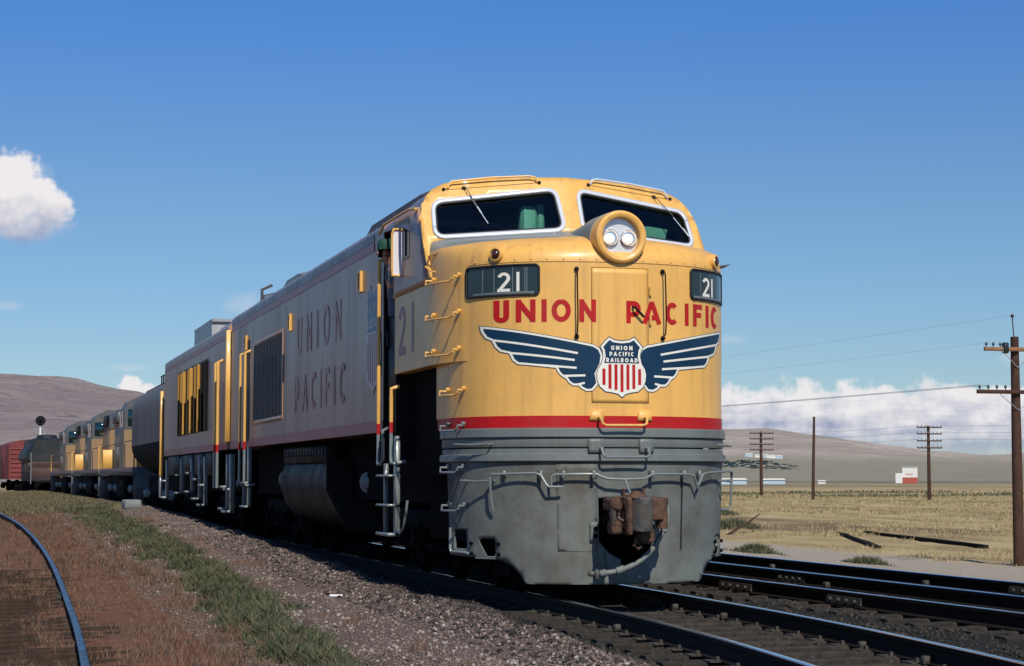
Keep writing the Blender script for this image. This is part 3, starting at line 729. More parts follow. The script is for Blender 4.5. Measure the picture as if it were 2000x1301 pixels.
for y, sgn in ((-1.2, 1), (-4.6, 1), (-2.3, -1), (-5.9, 1), (.2, 1)):
    cxx = float(cxl(y))+sgn*.7525
    MB().bbox(cxx-.10, cxx-.03, y-.03, y+.03, -.17, -.10, .01).bbox(cxx-.10, cxx+.09, y-.025, y+.025, -.195, -.173, .008).build('rail_anchor', 'rail_dull2', trk)
joint_bar(trk, float(cxl(1.2))+.7525, 1.2, 0, .0)

trk2 = empty('railway_track', (4.86, 0, -.2), label='second railway track at right beyond the locomotive', cat='railway track')
ys2 = list(np.arange(-13, 60, 3.0))
rail([(4.16-.0165*y, y, 0) for y in ys2], trk2); rail([(5.595-.0165*y, y, 0) for y in ys2], trk2)
put_ties(trk2, [(4.88-.0165*y, y, -.165, .0165) for y in np.arange(-10, 24, .54)], tie_ms)
joint_bar(trk2, 5.57, 1.0, 0, -.0165); joint_bar(trk2, 4.10, 4.6, 0, -.0165)
for y in (8.2, 3.4, -2.0):
    for X0 in (4.16, 5.595):
        x = X0-.0165*y
        MB().bbox(x-.12, x-.05, y-.05, y+.05, -.172, -.085, .012).build('rail_brace', 'rail_dull2', trk2)
trk3 = empty('switch_rail', (2.75, 0, -.2), label='single turnout rail lying between the two tracks', cat='rail')
rail([(2.75-.032*y, y, 0) for y in ys2 if y < 14], trk3)
joint_bar(trk3, 2.75-.032*3.1, 3.1, 0, -.032, .95); joint_bar(trk3, 2.75-.032*.2, .2, 0, -.032, .8)
put_ties(trk3, [(2.75-.032*y, y, -.168, .03) for y in np.arange(-9.7, 12, .54)], [tie_mesh(.2, 1.1, .16, 'tie', 'tie_wood') for _ in range(3)])

sid = empty('railway_track', (-6.4, 0, -.35), label='weed grown siding track with a blue grey rail curving off at left', cat='railway track')
SX = [(-9,-6.02),(-6,-5.88),(-3.3,-5.78),(-.26,-5.70),(4.9,-5.57),(10.1,-5.49),(15.1,-5.47),(22.6,-5.55),(32.9,-5.82),(37.8,-6.02),(46,-6.5),(60,-7.8),(80,-10.5)]
yss = np.concatenate([np.arange(-9, 40, 1.2), np.arange(40, 80, 4.0)])
from_y = [p[0] for p in SX]; from_x = [p[1] for p in SX]
cf = np.polyfit(from_y, from_x, 5)
sxx = np.polyval(cf, yss)
def szz(x, y): return float(np.interp(y, EY, EZ))-.07*3.9+.13
rail([(x, y, szz(x, y)) for x, y in zip(sxx, yss)], sid, clean=False)
rail([(x-1.505, y, szz(x, y)) for x, y in zip(sxx, yss)], sid, clean=False)
put_ties(sid, [(float(np.polyval(cf, y))-.75, y, szz(0, y)-.165+.055, -.02) for y in np.arange(-8.5, 12, .56)], old_ms)

for y in np.arange(-8.5, 14, .56):
    x = float(np.polyval(cf, y)); z = szz(0, y)
    for q in (-1, 1):
        MB().box(x+q*.085-.016, x+q*.085+.016, y-.016, y+.016, z-.16, z-.105).box(x+q*.075-.028, x+q*.075+.028, y-.02, y+.02, z-.112, z-.10).build('spike', 'rail_dull2', sid, smooth=False)
joint_bar(sid, float(np.polyval(cf, 6.2)), 6.2, szz(0, 6.2), -.02, .7, 1); joint_bar(sid, float(np.polyval(cf, 6.2)), 6.2, szz(0, 6.2), -.02, .7, -1)

# ------------------------------------------------------------------ shared railway parts
def wheelset_mesh(r=.53):
    m = MB()
    for s in (-1, 1):
        m.lathe((s*.69, 0, 0), (s, 0, 0), [(-.07, .2), (-.07, r+.028), (-.04, r+.028), (-.02, r), (.07, r-.004), (.075, r-.07), (.03, r-.09), (.03, .14), (.09, .12), (.09, .0)], 28)
    m.cyl((-.7, 0, 0), (.7, 0, 0), .09, None, 10)
    o = m.build('wheelset', 'iron_black', local=True); me = o.data; bpy.data.objects.remove(o); return me
WHEEL = wheelset_mesh()
def truck(parent, y, axles, base, name='truck', zc=.53):
    """a truck under a car, in the parent's local space"""
    L = base; m = MB()
    for s in (-1, 1):
        x = s*1.12
        m.bbox(x-.07, x+.07, y-L/2-.45, y+L/2+.45, .62, .86, .03)
        for k in range(axles):
            yy = y-L/2+L*k/(axles-1)
            m.bbox(x-.11, x+.11, yy-.17, yy+.17, .34, .72, .03)
            m.cyl((x+s*.10, yy, .53), (x+s*.17, yy, .53), .12, .10, 12)
            if k < axles-1:
                ym = yy+L/(axles-1)/2
                for q in (-.12, .12): m.cyl((x+s*.02, ym+q, .40), (x+s*.02, ym+q, .66), .075, None, 8)
                m.bbox(x-.06, x+.06, yy+.1, yy+L/(axles-1)-.1, .36, .44, .02)
    m.bbox(-1.1, 1.1, y-.25, y+.25, .5, .85, .04)
    m.bbox(-.55, .55, y-L/2-.3, y+L/2+.3, .16, .95, .05)  # solid black block added between the wheels to stop light and views through
    m.bbox(-1.0, 1.0, y-L/2-.75, y-L/2-.60, .20, .90, .03)
    f = m.build(name, 'iron_black', parent, local=True)
    for k in range(axles):
        o = bpy.data.objects.new('wheelset', WHEEL); COL.objects.link(o); o.parent = f; o.location = (0, y-L/2+L*k/(axles-1), zc)
    return f
def coupler_mesh(m, y, s, z=.876):
    m.bbox(-.09, .09, y, y+s*.45, z-.09, z+.09, .02); m.bbox(-.16, .16, y+s*.35, y+s*.62, z-.14, z+.14, .05)

# ------------------------------------------------------------------ the turbine locomotive
A_, N_, YC_ = 1.6, 2.4, 1.45
loco = empty('turbine_locomotive', (0, 10, 0), label='large yellow cab turbine locomotive numbered 21 leading the train', cat='locomotive')
def plan_tab(a, yc, n=N_, k=400):
    th = np.linspace(-math.pi/2, math.pi/2, k+1)
    X = a*np.sign(np.sin(th))*np.abs(np.sin(th))**(2/n); Y = yc*(1-np.abs(np.cos(th))**(2/n))
    s = np.concatenate([[0], np.cumsum(np.hypot(np.diff(X), np.diff(Y)))]); s -= s[k//2]
    tx, ty = np.gradient(X, s), np.gradient(Y, s); l = np.hypot(tx, ty)
    return dict(X=X, Y=Y, s=s, nx=ty/l, ny=-tx/l)        # outward normal points to -Y at the centre
PL = plan_tab(A_, YC_); PU = plan_tab(1.71, 1.9)
SMAX = PL['s'][-1]
def S_of(X, T=PL): return float(np.interp(X, T['X'], T['s']))
def surf(s, z, off, T=PL, taper=True):
    X = float(np.interp(s, T['s'], T['X'])); Y = float(np.interp(s, T['s'], T['Y'])); nx_ = float(np.interp(s, T['s'], T['nx'])); ny_ = float(np.interp(s, T['s'], T['ny']))
    if abs(s) > T['s'][-1]:
        Y += abs(s)-T['s'][-1]; nx_, ny_ = math.copysign(1, s), 0
    l = math.hypot(nx_, ny_); nx_, ny_ = nx_/l, ny_/l
    k = 1-.03*(1.443-z)/1.3 if (taper and z < 1.443) else 1
    return ((X+nx_*off)*k, Y+ny_*off, z)
def nmap(X, z, off): return surf(S_of(X), z, off)
def nose_band(name, prof, mat, s0=-SMAX, s1=SMAX, T=PL, parent=loco, n=72):
    m = MB(); ss_ = np.linspace(s0, s1, n)
    m.loft([[surf(s, z, off, T) for s in ss_] for z, off in prof], closed=False)
    return m.build(name, mat, parent, angle=30)
nose = nose_band('nose_shell', [(1.936, 0)]+[(1.936+i*.2, 0) for i in range(1, 8)]+[(3.56, 0), (3.60, 0)], 'yellow_paint', -SMAX-.38, SMAX+.38)
nose_band('red_stripe', [(1.806, -.004), (1.808, .004), (1.936, .004), (1.938, -.004)], 'red_paint', -SMAX-.3, SMAX+.3)
nose_band('bumper_band', [(1.700, -.05), (1.702, .030), (1.712, .040), (1.795, .036), (1.806, .026), (1.807, -.03)], 'grey_paint', -SMAX-.05, SMAX+.05)
nose_band('bumper_band', [(1.60, -.05), (1.60, .012), (1.612, .018), (1.690, .014), (1.700, .006), (1.7, -.03)], 'grey_paint', -SMAX-.05, SMAX+.05)
nose_band('bumper_band', [(1.443, -.05), (1.445, .034), (1.455, .044), (1.520, .040), (1.532, .012), (1.585, .010), (1.588, -.05)], 'grey_paint', -SMAX-.05, SMAX+.05)
# pilot sheet with openings
def sz(X, z): return (S_of(X), z)
sE = SMAX-.12
outl = [(-sE, .42), (S_of(-1.5), .41), sz(-1.36, .408), sz(-1.24, .385), sz(-1.15, .325), sz(-1.085, .245), sz(-1.031, .14), sz(0, .132), sz(1.031, .14), sz(1.085, .245), sz(1.15, .325), sz(1.24, .385), sz(1.36, .408), (sE, .42), (sE, 1.46), (-sE, 1.46)]
pocket = [sz(-.258, 1.057), sz(.36, 1.057), sz(.36, .60), sz(.345, .485), sz(.174, .346), sz(0, .308), sz(-.01, .399), sz(-.149, .471), sz(-.254, .593)][::-1]
def hole_pair(sg):
    h1 = [sz(sg*1.585, .495), sz(sg*1.52, .495), sz(sg*1.52, .705), sz(sg*1.585, .705)]
    h2 = rpoly([sz(sg*1.445, .425), sz(sg*1.30, .425), sz(sg*1.30, .615), sz(sg*1.43, .615)], .04)
    return [h1, h2]
V, F = fill2d([outl, pocket]+hole_pair(-1)+hole_pair(1), .07)
pilot = decal('pilot', V, F, surf, 0, 'pilot_grey', loco)
md = pilot.modifiers.new('solid', 'SOLIDIFY'); md.thickness = .022; md.offset = -1
def plate(name, loop, off, mat, parent, th=.012, step=.07):
    V, F = fill2d([loop], step); o = decal(name, V, F, surf, off, mat, parent)
    md = o.modifiers.new('solid', 'SOLIDIFY'); md.thickness = th; md.offset = 0; return o
plate('pilot_plate', [sz(-.70, .492), sz(-.275, .486), sz(-.268, 1.42), sz(-.704, 1.42)], .003, 'pilot_grey', pilot, .007)
plate('bolt_plate', [sz(-.36, .59), sz(-.262, .59), sz(-.262, .80), sz(-.36, .80)], .02, 'pilot_grey', pilot, .02)
for z in (.65, .73):
    p = Vector(nmap(-.30, z, .03)); MB().lathe(p, (0, -1, 0), [(0, .024), (.02, .024), (.032, .012)], 8).build('bolt', 'iron_black', pilot)
m = MB(); ribbon(m, [sz(.727, .50), sz(.735, 1.30)], .016, surf, .016); m.build('slot', 'gasket', pilot)
for sg in (-1, 1):
    pl_ = MB()                                          # footstep in the side opening
    a = [surf(S_of(sg*X), z, o) for X, z, o in ((1.46, .42, .01), (1.30, .42, .01), (1.30, .42, -.16), (1.46, .42, -.16))]
    pl_.add(a+[(p[0], p[1], p[2]-.025) for p in a], [(0,1,2,3),(4,7,6,5),(0,4,5,1),(1,5,6,2),(2,6,7,3),(3,7,4,0)])
    pl_.build('footstep', 'pilot_grey', pilot, smooth=False)
    gus = MB(); a = [surf(S_of(sg*X), z, .004) for X, z in ((1.455, .425), (1.375, .425), (1.44, .60))]; b = [surf(S_of(sg*X), z, -.012) for X, z in ((1.455, .425), (1.375, .425), (1.44, .60))]
    gus.add(a+b, [(0,1,2),(5,4,3),(0,3,4,1),(1,4,5,2),(2,5,3,0)]); gus.build('gusset', 'pilot_grey', pilot, smooth=False)
    for X, z in ((1.485, .56), (1.485, .45), (1.27, .56), (1.27, .45)):
        s_ = S_of(sg*X); p = Vector(surf(s_, z, .0)); q = Vector(surf(s_, z, .03)); MB().cyl(p, q, .02, .018, 6).build('bolt', 'iron_black', pilot)
    st = MB().tube([surf(S_of(sg*1.592), .72, .02), surf(S_of(sg*1.592), .49, .03), surf(S_of(sg*1.59), .455, .03), surf(S_of(sg*1.52), .455, .03), surf(S_of(sg*1.50), .44, .0)], .016, 8); st.build('stirrup', 'handrail_grey', pilot)
# underframe, with black fill blocks added so the pilot openings stay dark
MB().box(-1.15, 1.15, 1.5, 19.0, .95, 1.86).box(-1.30, 1.30, 1.5, 3.4, .55, 1.86).box(-1.0, 1.0, .85, 1.5, .18, 1.8).build('underframe', 'iron_black', loco, smooth=False)
for sg in (-1, 1): MB().box(*sorted((sg*1.42, sg*1.52)), 1.42, 3.6, 1.3, 3.2).build('shade_wall', 'iron_black', loco, smooth=False)  # painted black for the shade under the cab overhang

# nose door, lettering, wings, shield
dl = [(-.323, 2.078), (.325, 2.078), (.325, 3.541), (-.323, 3.541)]
V, F = fill2d([dl], .08); door = decal('nose_door', V, F, nmap, .002, 'yellow_paint', loco)
md = door.modifiers.new('solid', 'SOLIDIFY'); md.thickness = .006; md.offset = -1
M('seam', (.20, .10, .02), .6)
m = MB()
for a, b in zip(dl, dl[1:]+dl[:1]): ribbon(m, [a, b], .007, nmap, .0028)
m.build('door_seam', 'seam', door)
MB().tube([nmap(.14, 3.12, .012), nmap(.15, 3.11, .06), nmap(.25, 3.01, .06)], .014, 8).build('door_latch', 'black_paint', door)
for z in (2.98, 3.3): MB().cyl(nmap(.345, z-.05, .02), nmap(.345, z+.05, .02), .014, None, 8).build('hinge', 'yellow_paint', door)
def letters(text, u0, u1, v0, h, fmap, off, w, mat, parent, boxes=None, sgn=1, label=None):
    if boxes is None:
        tot = sum(GW.get(c, .6) for c in text); adv = (abs(u1-u0)/h-tot)/(len(text)-1); boxes = []; u = 0
        for c in text: boxes.append((u0+sgn*u*h, u0+sgn*(u+GW.get(c, .6))*h)); u += GW.get(c, .6)+adv
    for c, bx in zip(text, boxes):
        m = MB(); word(m, c, 0, 0, v0, h, fmap, off, w, boxes=[bx]); m.build('letter', mat, parent, angle=60)
letters('UNION', 0, 0, 2.948, .245, nmap, .0036, .215, 'red_paint', loco, boxes=[(-1.296,-1.157),(-1.097,-.907),(-.846,-.799),(-.747,-.547),(-.457,-.274)])
letters('PACIFIC', 0, 0, 2.942, .245, nmap, .0036, .215, 'red_paint', loco, boxes=[(.068,.238),(.258,.480),(.529,.70),(.795,.842),(.909,1.045),(1.108,1.152),(1.19,1.32)])
wing = [(-1.413,2.926),(-.303,2.706),(-.234,2.666),(-.20,2.592),(-.213,2.497),(-.267,2.388),(-.249,2.28),(-.311,2.205),(-.38,2.198),(-.434,2.225),(-.468,2.258),(-.528,2.258),(-.575,2.291),(-.60,2.332),(-.647,2.359),(-.679,2.393),(-.705,2.447),(-1.081,2.491),(-1.127,2.533),(-1.159,2.609),(-1.24,2.633),(-1.284,2.683),(-1.311,2.753),(-1.363,2.784),(-1.398,2.849)]
wlines = [((-1.30,2.760),(-.474,2.609)),((-1.15,2.617),(-.508,2.535)),((-1.07,2.497),(-.488,2.451)),((-.63,2.363),(-.393,2.371)),((-.515,2.262),(-.401,2.290))]
for sg in (-1, 1):
    wp = [(-sg*x, z) for x, z in wing]
    V, F = fill2d([wp], .06); wo_ = decal('wing_emblem', V, F, nmap, .0036, 'navy_paint', loco)
    m = MB(); ribbon(m, offset_loop(wp, .011), .028, nmap, .0050, .04, True)
    for i, (a, b) in enumerate(wlines): ribbon(m, [(-sg*a[0], a[1]), (-sg*b[0], b[1])], .0225, nmap, .0044+.0001*i, .05)
    m.build('feather_line', 'white_paint', wo_)
    m = MB(); ribbon(m, wp, .006, nmap, .0056, .04, True); m.build('outline', 'navy_paint', wo_)
shield = [(-.132,2.793),(-.07,2.760),(.012,2.752),(.095,2.762),(.158,2.795),(.21,2.74),(.262,2.683),(.236,2.64),(.228,2.58),(.245,2.505),(.283,2.45),(.298,2.39),(.292,2.32),(.262,2.25),(.20,2.198),(.11,2.185),(.055,2.17),(.016,2.134),(-.03,2.17),(-.09,2.185),(-.175,2.198),(-.238,2.25),(-.268,2.32),(-.273,2.39),(-.255,2.45),(-.218,2.505),(-.20,2.58),(-.208,2.64),(-.234,2.683),(-.185,2.74)]
def shield_emblem(parent, loop, fmap, cx_, zmid, sgn, scale=1.0, txt=True, names='shield_emblem', off=.0060, mats=('white_paint','red_paint','navy_paint')):
    V, F = fill2d([loop], .05*scale); sh = decal(names, V, F, fmap, off, mats[0], parent)
    inn = offset_loop(loop, .030*scale)
    up_ = []; 
    n = len(inn)
    for i in range(n):                                   # clip the inner loop at zmid
        a, b = inn[i], inn[(i+1) % n]
        if a[1] >= zmid: up_.append(a)
        if (a[1] >= zmid) != (b[1] >= zmid):
            t = (zmid-a[1])/(b[1]-a[1]); up_.append((a[0]+t*(b[0]-a[0]), zmid))
    V, F = fill2d([up_], .05*scale); decal('shield_field', V, F, fmap, off+.0012, mats[2], sh)
    for k in range(7):
        u = cx_+sgn*(-3+k)*.068*scale; w = .035*scale
        def zr(uu):
            zs = []
            for i in range(n):
                a, b = inn[i], inn[(i+1) % n]
                if (a[0] > uu) != (b[0] > uu): zs.append(a[1]+(uu-a[0])/(b[0]-a[0])*(b[1]-a[1]))
            return min(zs) if zs else None
        z0, z1 = zr(u-w/2), zr(u+w/2)
        if z0 is None or z1 is None:
            if abs(k-3) == 3: 
                u -= sgn*math.copysign(.012*scale, k-3); z0, z1 = zr(u-w/4), zr(u+w/4); w *= .5
            if z0 is None or z1 is None: continue
        zt = zmid-.012*scale; zb = max(z0, z1)+.006*scale
        if abs(k-3) == 3: zt = zmid-.06*scale
        if zt-zb < .03: continue
        m = MB(); ribbon(m, [(u, zb), (u, zt)], w, fmap, off+.0012, .06); m.build('stripe', mats[1], sh)
    return sh
sh = shield_emblem(loco, shield, nmap, .014, 2.506, 1)
m = MB(); ribbon(m, shield, .008, nmap, .0080, .04, True); m.build('outline', 'navy_paint', sh)
m = MB()
word(m, 'UNION', -.108, .136, 2.648, .048, nmap, .0084, .26); word(m, 'PACIFIC', -.126, .152, 2.583, .046, nmap, .0084, .26); word(m, 'RAILROAD', -.165, .196, 2.517, .046, nmap, .0084, .26)
tag(m.build('lettering', 'white_paint', sh), 'small white UNION PACIFIC RAILROAD lettering')

# grab irons, hand rails, uncoupling lever
def grab(name, pts, r, mat, parent=loco, bolts=True):
    o = MB().tube(pts, r, 8).build(name, mat, parent)
    return o
def knob(p, d, parent, mat): 
    p = Vector(p); MB().lathe(p, d, [(-.03, .012), (-.012, .024), (.008, .026), (.022, .016), (.026, .004)], 10).build('grab_bolt', mat, parent)
def nose_grab(sA, sB, z, T, mat, drop=.055, out=.10):
    pa, pa2 = surf(sA, z, 0, T), surf(sA, z, out, T); pb, pb2 = surf(sB, z, 0, T), surf(sB, z, out*1.15, T)
    dn = lambda p, k=1: (p[0], p[1], p[2]-drop*k)
    mid = [dn(surf(sA+(sB-sA)*t, z, out*(1.05+.25*math.sin(math.pi*t)), T)) for t in (.25, .5, .75)]
    o = grab('grab_iron', [pa, pa2, dn(pa2, .5), dn(surf(sA+(sB-sA)*.12, z, out, T))]+mid+[dn(surf(sA+(sB-sA)*.93, z, out*1.2, T)), dn(pb2, .8), pb2, pb], .0125, mat)
    for p, s_ in ((pa, sA), (pb, sB)): 
        q = Vector(surf(s_, z, .02, T)); d = Vector(surf(s_, z, .1, T))-Vector(surf(s_, z, 0, T)); knob(q+Vector((0,0,.02)), d, o, mat)
for sg in (-1,):
    for z in (3.50, 3.095, 2.685):
        nose_grab(sg*S_of(1.555, PU), sg*S_of(1.695, PU), z, PU, 'yellow_paint')
    nose_grab(sg*S_of(1.517), sg*S_of(1.594), 2.235, PL, 'yellow_paint')
    for z in (1.845, 1.385, .965): nose_grab(sg*S_of(1.517), sg*S_of(1.592), z, PL, 'handrail_grey')
for sg in (-1, 1):
    # horizontal grabs further round
    for X0, X1, z, mt in ((1.535, 1.30, 1.635, 'handrail_grey'), (1.50, 1.29, 1.24, 'handrail_grey')):
        grab('grab_iron', [nmap(sg*X0, z, 0), nmap(sg*X0, z, .10), nmap(sg*(X0+X1)/2, z-.01, .115), nmap(sg*X1, z, .10), nmap(sg*X1, z, 0)], .0125, mt)
for X in (-.487, .497):
    h = grab('nose_handrail', [nmap(X, 3.518, 0), nmap(X, 3.50, .07), nmap(X, 3.3, .08), nmap(X+.005, 3.0, .08), nmap(X, 2.83, .07), nmap(X, 2.795, 0)], .0085, 'black_paint')
    for z in (3.52, 2.79): knob(nmap(X, z, .015), (0, -1, 0), h, 'black_paint')
g = grab('grab_iron', [nmap(-.255, 1.915, .0), nmap(-.255, 1.915, .11), nmap(-.235, 1.85, .125), nmap(-.20, 1.832, .125), nmap(.21, 1.834, .125), nmap(.245, 1.85, .125), nmap(.262, 1.917, .11), nmap(.262, 1.917, 0)], .014, 'yellow_paint')
for a, b in ((-.354, -.19), (.19, .363)):
    V, F = fill2d([[(a, 1.885), (b, 1.885), (b if a < 0 else b-.03, 2.0), (a+.03 if a < 0 else a, 2.0)]], .08); o = decal('grab_bracket', V, F, nmap, .018, 'yellow_paint', g); md = o.modifiers.new('s', 'SOLIDIFY'); md.thickness = .02; md.offset = -1
g = grab('grab_iron', [nmap(-.246, 1.585, .0), nmap(-.246, 1.585, .12), nmap(-.235, 1.51, .14), nmap(-.20, 1.492, .14), nmap(.24, 1.494, .14), nmap(.275, 1.51, .14), nmap(.264, 1.587, .12), nmap(.264, 1.587, 0)], .014, 'handrail_grey')
for a, b in ((-.37, -.20), (.20, .36)):
    V, F = fill2d([[(a, 1.535), (b, 1.535), (b, 1.69), (a, 1.69)]], .08); o = decal('grab_bracket', V, F, nmap, .045, 'grey_paint', g); md = o.modifiers.new('s', 'SOLIDIFY'); md.thickness = .02; md.offset = -1
lever = [(-1.287,.913,.05),(-1.288,1.05,.09),(-1.288,1.28,.10),(-1.27,1.311,.10),(-1.222,1.311,.10),(-.90,1.321,.10),(-.85,1.30,.10),(-.80,1.20,.11),(-.775,1.175,.12),(-.64,1.175,.12)]
lv = grab('uncoupling_lever', [nmap(*p) for p in lever], .014, 'handrail_grey')
grab('lever_rod', [nmap(-.753, 1.17, .09), nmap(-.753, 1.28, .10), nmap(-.72, 1.308, .10), nmap(-.30, 1.312, .10), nmap(-.25, 1.285, .11), nmap(-.18, 1.262, .12), nmap(0, 1.255, .13), nmap(.22, 1.262, .12), nmap(.30, 1.30, .11), nmap(.34, 1.311, .10), nmap(.74, 1.311, .10), nmap(.82, 1.295, .10), nmap(.885, 1.156, .09)], .014, 'handrail_grey', lv)
grab('lever_rod', [nmap(.89, 1.19, .09), nmap(.94, 1.31, .10), nmap(1.0, 1.325, .10), nmap(1.36, 1.345, .10), nmap(1.46, 1.345, .11), nmap(1.53, 1.30, .12), nmap(1.535, .95, .12), nmap(1.52, .91, .08), nmap(1.5, .91, 0)], .014, 'handrail_grey', lv)
grab('lever_rod', [nmap(.0, 1.26, .13), nmap(.02, 1.15, .18), nmap(.03, 1.08, .30)], .012, 'handrail_grey', lv)
for X in (-1.22, -.88, -.655, -.335, .335, .735, .955):
    p = nmap(X, 1.31, 0); q = nmap(X, 1.31, .115); MB().bbox(p[0]-.02, p[0]+.02, min(p[1], q[1]), max(p[1], q[1]), 1.26, 1.35, .008).build('lever_bracket', 'grey_paint', lv)
# coupler
cp = empty('coupler', (0, -10.0, 0)); cp.parent = loco
m = MB(); m.bbox(-.11, .11, -.30, .9, .74, 1.0, .03)
m.bbox(-.20, .17, -.42, -.22, .70, 1.08, .05)
m.build('shank', 'rust_iron', cp)
m = MB(); m.prism([(-.33,-.62),(-.27,-.68),(-.20,-.62),(-.19,-.48),(-.13,-.40),(-.05,-.36),(-.05,-.24),(-.26,-.24),(-.34,-.38)], 'z', .93, 1.06); m.build('guard_arm', 'rust_iron', cp)
m = MB(); m.prism([(-.33,-.62),(-.27,-.68),(-.20,-.62),(-.19,-.48),(-.13,-.40),(-.05,-.36),(-.05,-.24),(-.20,-.24),(-.30,-.38)], 'z', .68, .82); m.build('guard_arm', 'rust_iron', cp)
m = MB(); m.prism([(-.34,-.60),(-.29,-.66),(-.255,-.60),(-.28,-.46)], 'z', .80, .96); m.build('guard_arm', 'worn_steel', cp)
m = MB(); m.prism([(-.16,-.42),(-.15,-.60),(-.10,-.64),(-.07,-.58),(-.06,-.42)], 'z', .67, 1.07); m.build('knuckle_ear', 'rust_iron', cp)
m = MB(); m.prism([(-.08,-.40),(-.10,-.56),(-.02,-.66),(.12,-.66),(.15,-.58),(.12,-.44),(.05,-.36)], 'z', .70, 1.08); m.build('knuckle', 'worn_steel', cp)
m = MB(); m.prism([(.10,-.64),(.27,-.60),(.35,-.46),(.34,-.26),(.12,-.24),(.08,-.40)], 'z', .82, 1.07); m.build('coupler_head', 'rust_iron', cp)
m = MB(); m.tube([(.27,-.52,1.06), (.27,-.52,.74)], [.07,.06], 12); m.bbox(.02, .20, -.52, -.34, .58, .80, .03); m.tube([(.02,-.46,.66), (-.02,-.47,.56), (.02,-.47,.53), (.06,-.47,.56)], .022, 8); m.build('lock_lift', 'rust_iron', cp)
m = MB(); m.lathe((-.01,-.50,1.06), (0,0,1), [(0,.13),(.03,.12),(.05,.06),(.07,.05)], 14); m.bbox(-.16, -.13, -.52, -.46, 1.05, 1.16, .01); m.bbox(.06, .09, -.52, -.46, 1.05, 1.16, .01); m.build('knuckle_pin', 'rust_iron', cp)
MB().tube([(-.255,-.44,1.0),(-.262,-.50,.92),(-.235,-.56,.86),(-.18,-.60,.82)], .02, 8).build('coupler_rim', 'worn_steel', cp)
for o in cp.children:
    md = o.modifiers.new('bevel', 'BEVEL'); md.width = .03; md.segments = 2; md.limit_method = 'ANGLE'
    md = o.modifiers.new('sub', 'SUBSURF'); md.levels = 2; md.render_levels = 2
    tx = bpy.data.textures.get('cast') or bpy.data.textures.new('cast', 'CLOUDS'); tx.noise_scale = .06
    md = o.modifiers.new('cast', 'DISPLACE'); md.texture = tx; md.strength = .022; md.texture_coords = 'LOCAL'
# air hose
hp = [(.40,-.05,1.0),(.415,-.22,.98),(.41,-.30,.92),(.388,-.33,.78),(.301,-.34,.62),(.193,-.34,.48),(.043,-.33,.365),(-.148,-.30,.29),(-.30,-.27,.268)]
def smooth_path(p, n=6):
    out = []; p = [Vector(q) for q in p]
    for i in range(len(p)-1):
        a, b, c, d = p[max(i-1,0)], p[i], p[i+1], p[min(i+2, len(p)-1)]
        for k in range(n):
            t = k/n; out.append(.5*((2*b)+(c-a)*t+(2*a-5*b+4*c-d)*t*t+(3*b-a-3*c+d)*t**3))
    return out+[p[-1]]
hose = MB().tube(smooth_path(hp), .030, 12).build('air_hose', 'rubber_grey', loco)
for p, q in (((.398,-.335,.82), (.36,-.34,.70)), ((-.08,-.318,.315), (-.16,-.305,.287)), ((-.27,-.28,.272), (-.33,-.265,.262))): MB().cyl(p, q, .042, .040, 12).build('hose_clamp', 'rubber_grey', hose)
MB().bbox(-.46, -.31, -.29, -.23, .235, .29, .015).bbox(-.40, -.36, -.33, -.25, .20, .31, .01).build('gladhand', 'worn_steel', hose)
for k in range(7):                                      # chain
    z = .50-.036*k; MB().tube([Vector((-.235, -.12-.012*k, z))+Vector((math.cos(t)*(.014 if k % 2 else .004), math.sin(t)*.0+(.0 if k % 2 else math.cos(t)*.013), math.sin(t)*.024)) for t in [i*math.pi/4 for i in range(9)]], .005, 5).build('chain_link', 'worn_steel', hose)

# number boards
for sg in (-1, 1):
    sa, sb = sorted((S_of(sg*.872), S_of(sg*1.505))); lp = rrect(sa, sb, 3.245, 3.572, .045)
    V, F = fill2d([lp], .06); nb_ = decal('number_board', V, F, surf, .004, 'board_glass', loco)
    m = MB(); ribbon(m, lp, .022, surf, .010, .05, True); fr = m.build('frame', 'gasket', nb_); md = fr.modifiers.new('s', 'SOLIDIFY'); md.thickness = .016; md.offset = 0
    m = MB(); x2 = -1.262 if sg < 0 else 1.052; x1 = -1.10 if sg < 0 else 1.19
    def smap(X, z, off): return surf(S_of(X), z, off)
    word(m, '2', 0, 0, 3.285, .21, smap, .007, .15, boxes=[(x2, x2+.115)])
    ribbon(m, [(x1+.025, 3.285), (x1+.025, 3.495)], .028, smap, .007)
    m.build('digits', 'white_paint', nb_)
    m = MB(); m2 = MB()
    for q in (-1.385, -1.29, -1.125, -1.01, -.99) if sg < 0 else (1.02, 1.17, 1.30): ribbon(m, [(q, 3.27), (q, 3.55)], .008, smap, .006)
    ribbon(m, [(sg*.92, 3.272), (sg*1.46, 3.272)], .02, smap, .0055)
    m.build('divider', 'board_line', nb_) if 'board_line' in MATS else None
    # class light
    T_ = PL; s_ = S_of(sg*1.27); p = Vector(surf(s_, 3.70, -.02)); d = Vector(surf(s_, 3.70, .1))-Vector(surf(s_, 3.70, 0))
    cl = MB().lathe(p, d, [(-.06, .085), (.03, .085), (.05, .078), (.055, .06), (.03, .055)], 24).build('class_light', 'yellow_paint', loco)
    MB().lathe(p, d, [(.0, .055), (.035, .054), (.06, .044), (.075, .024), (.08, .002)], 20).build('lens', 'amber_lens', cl)

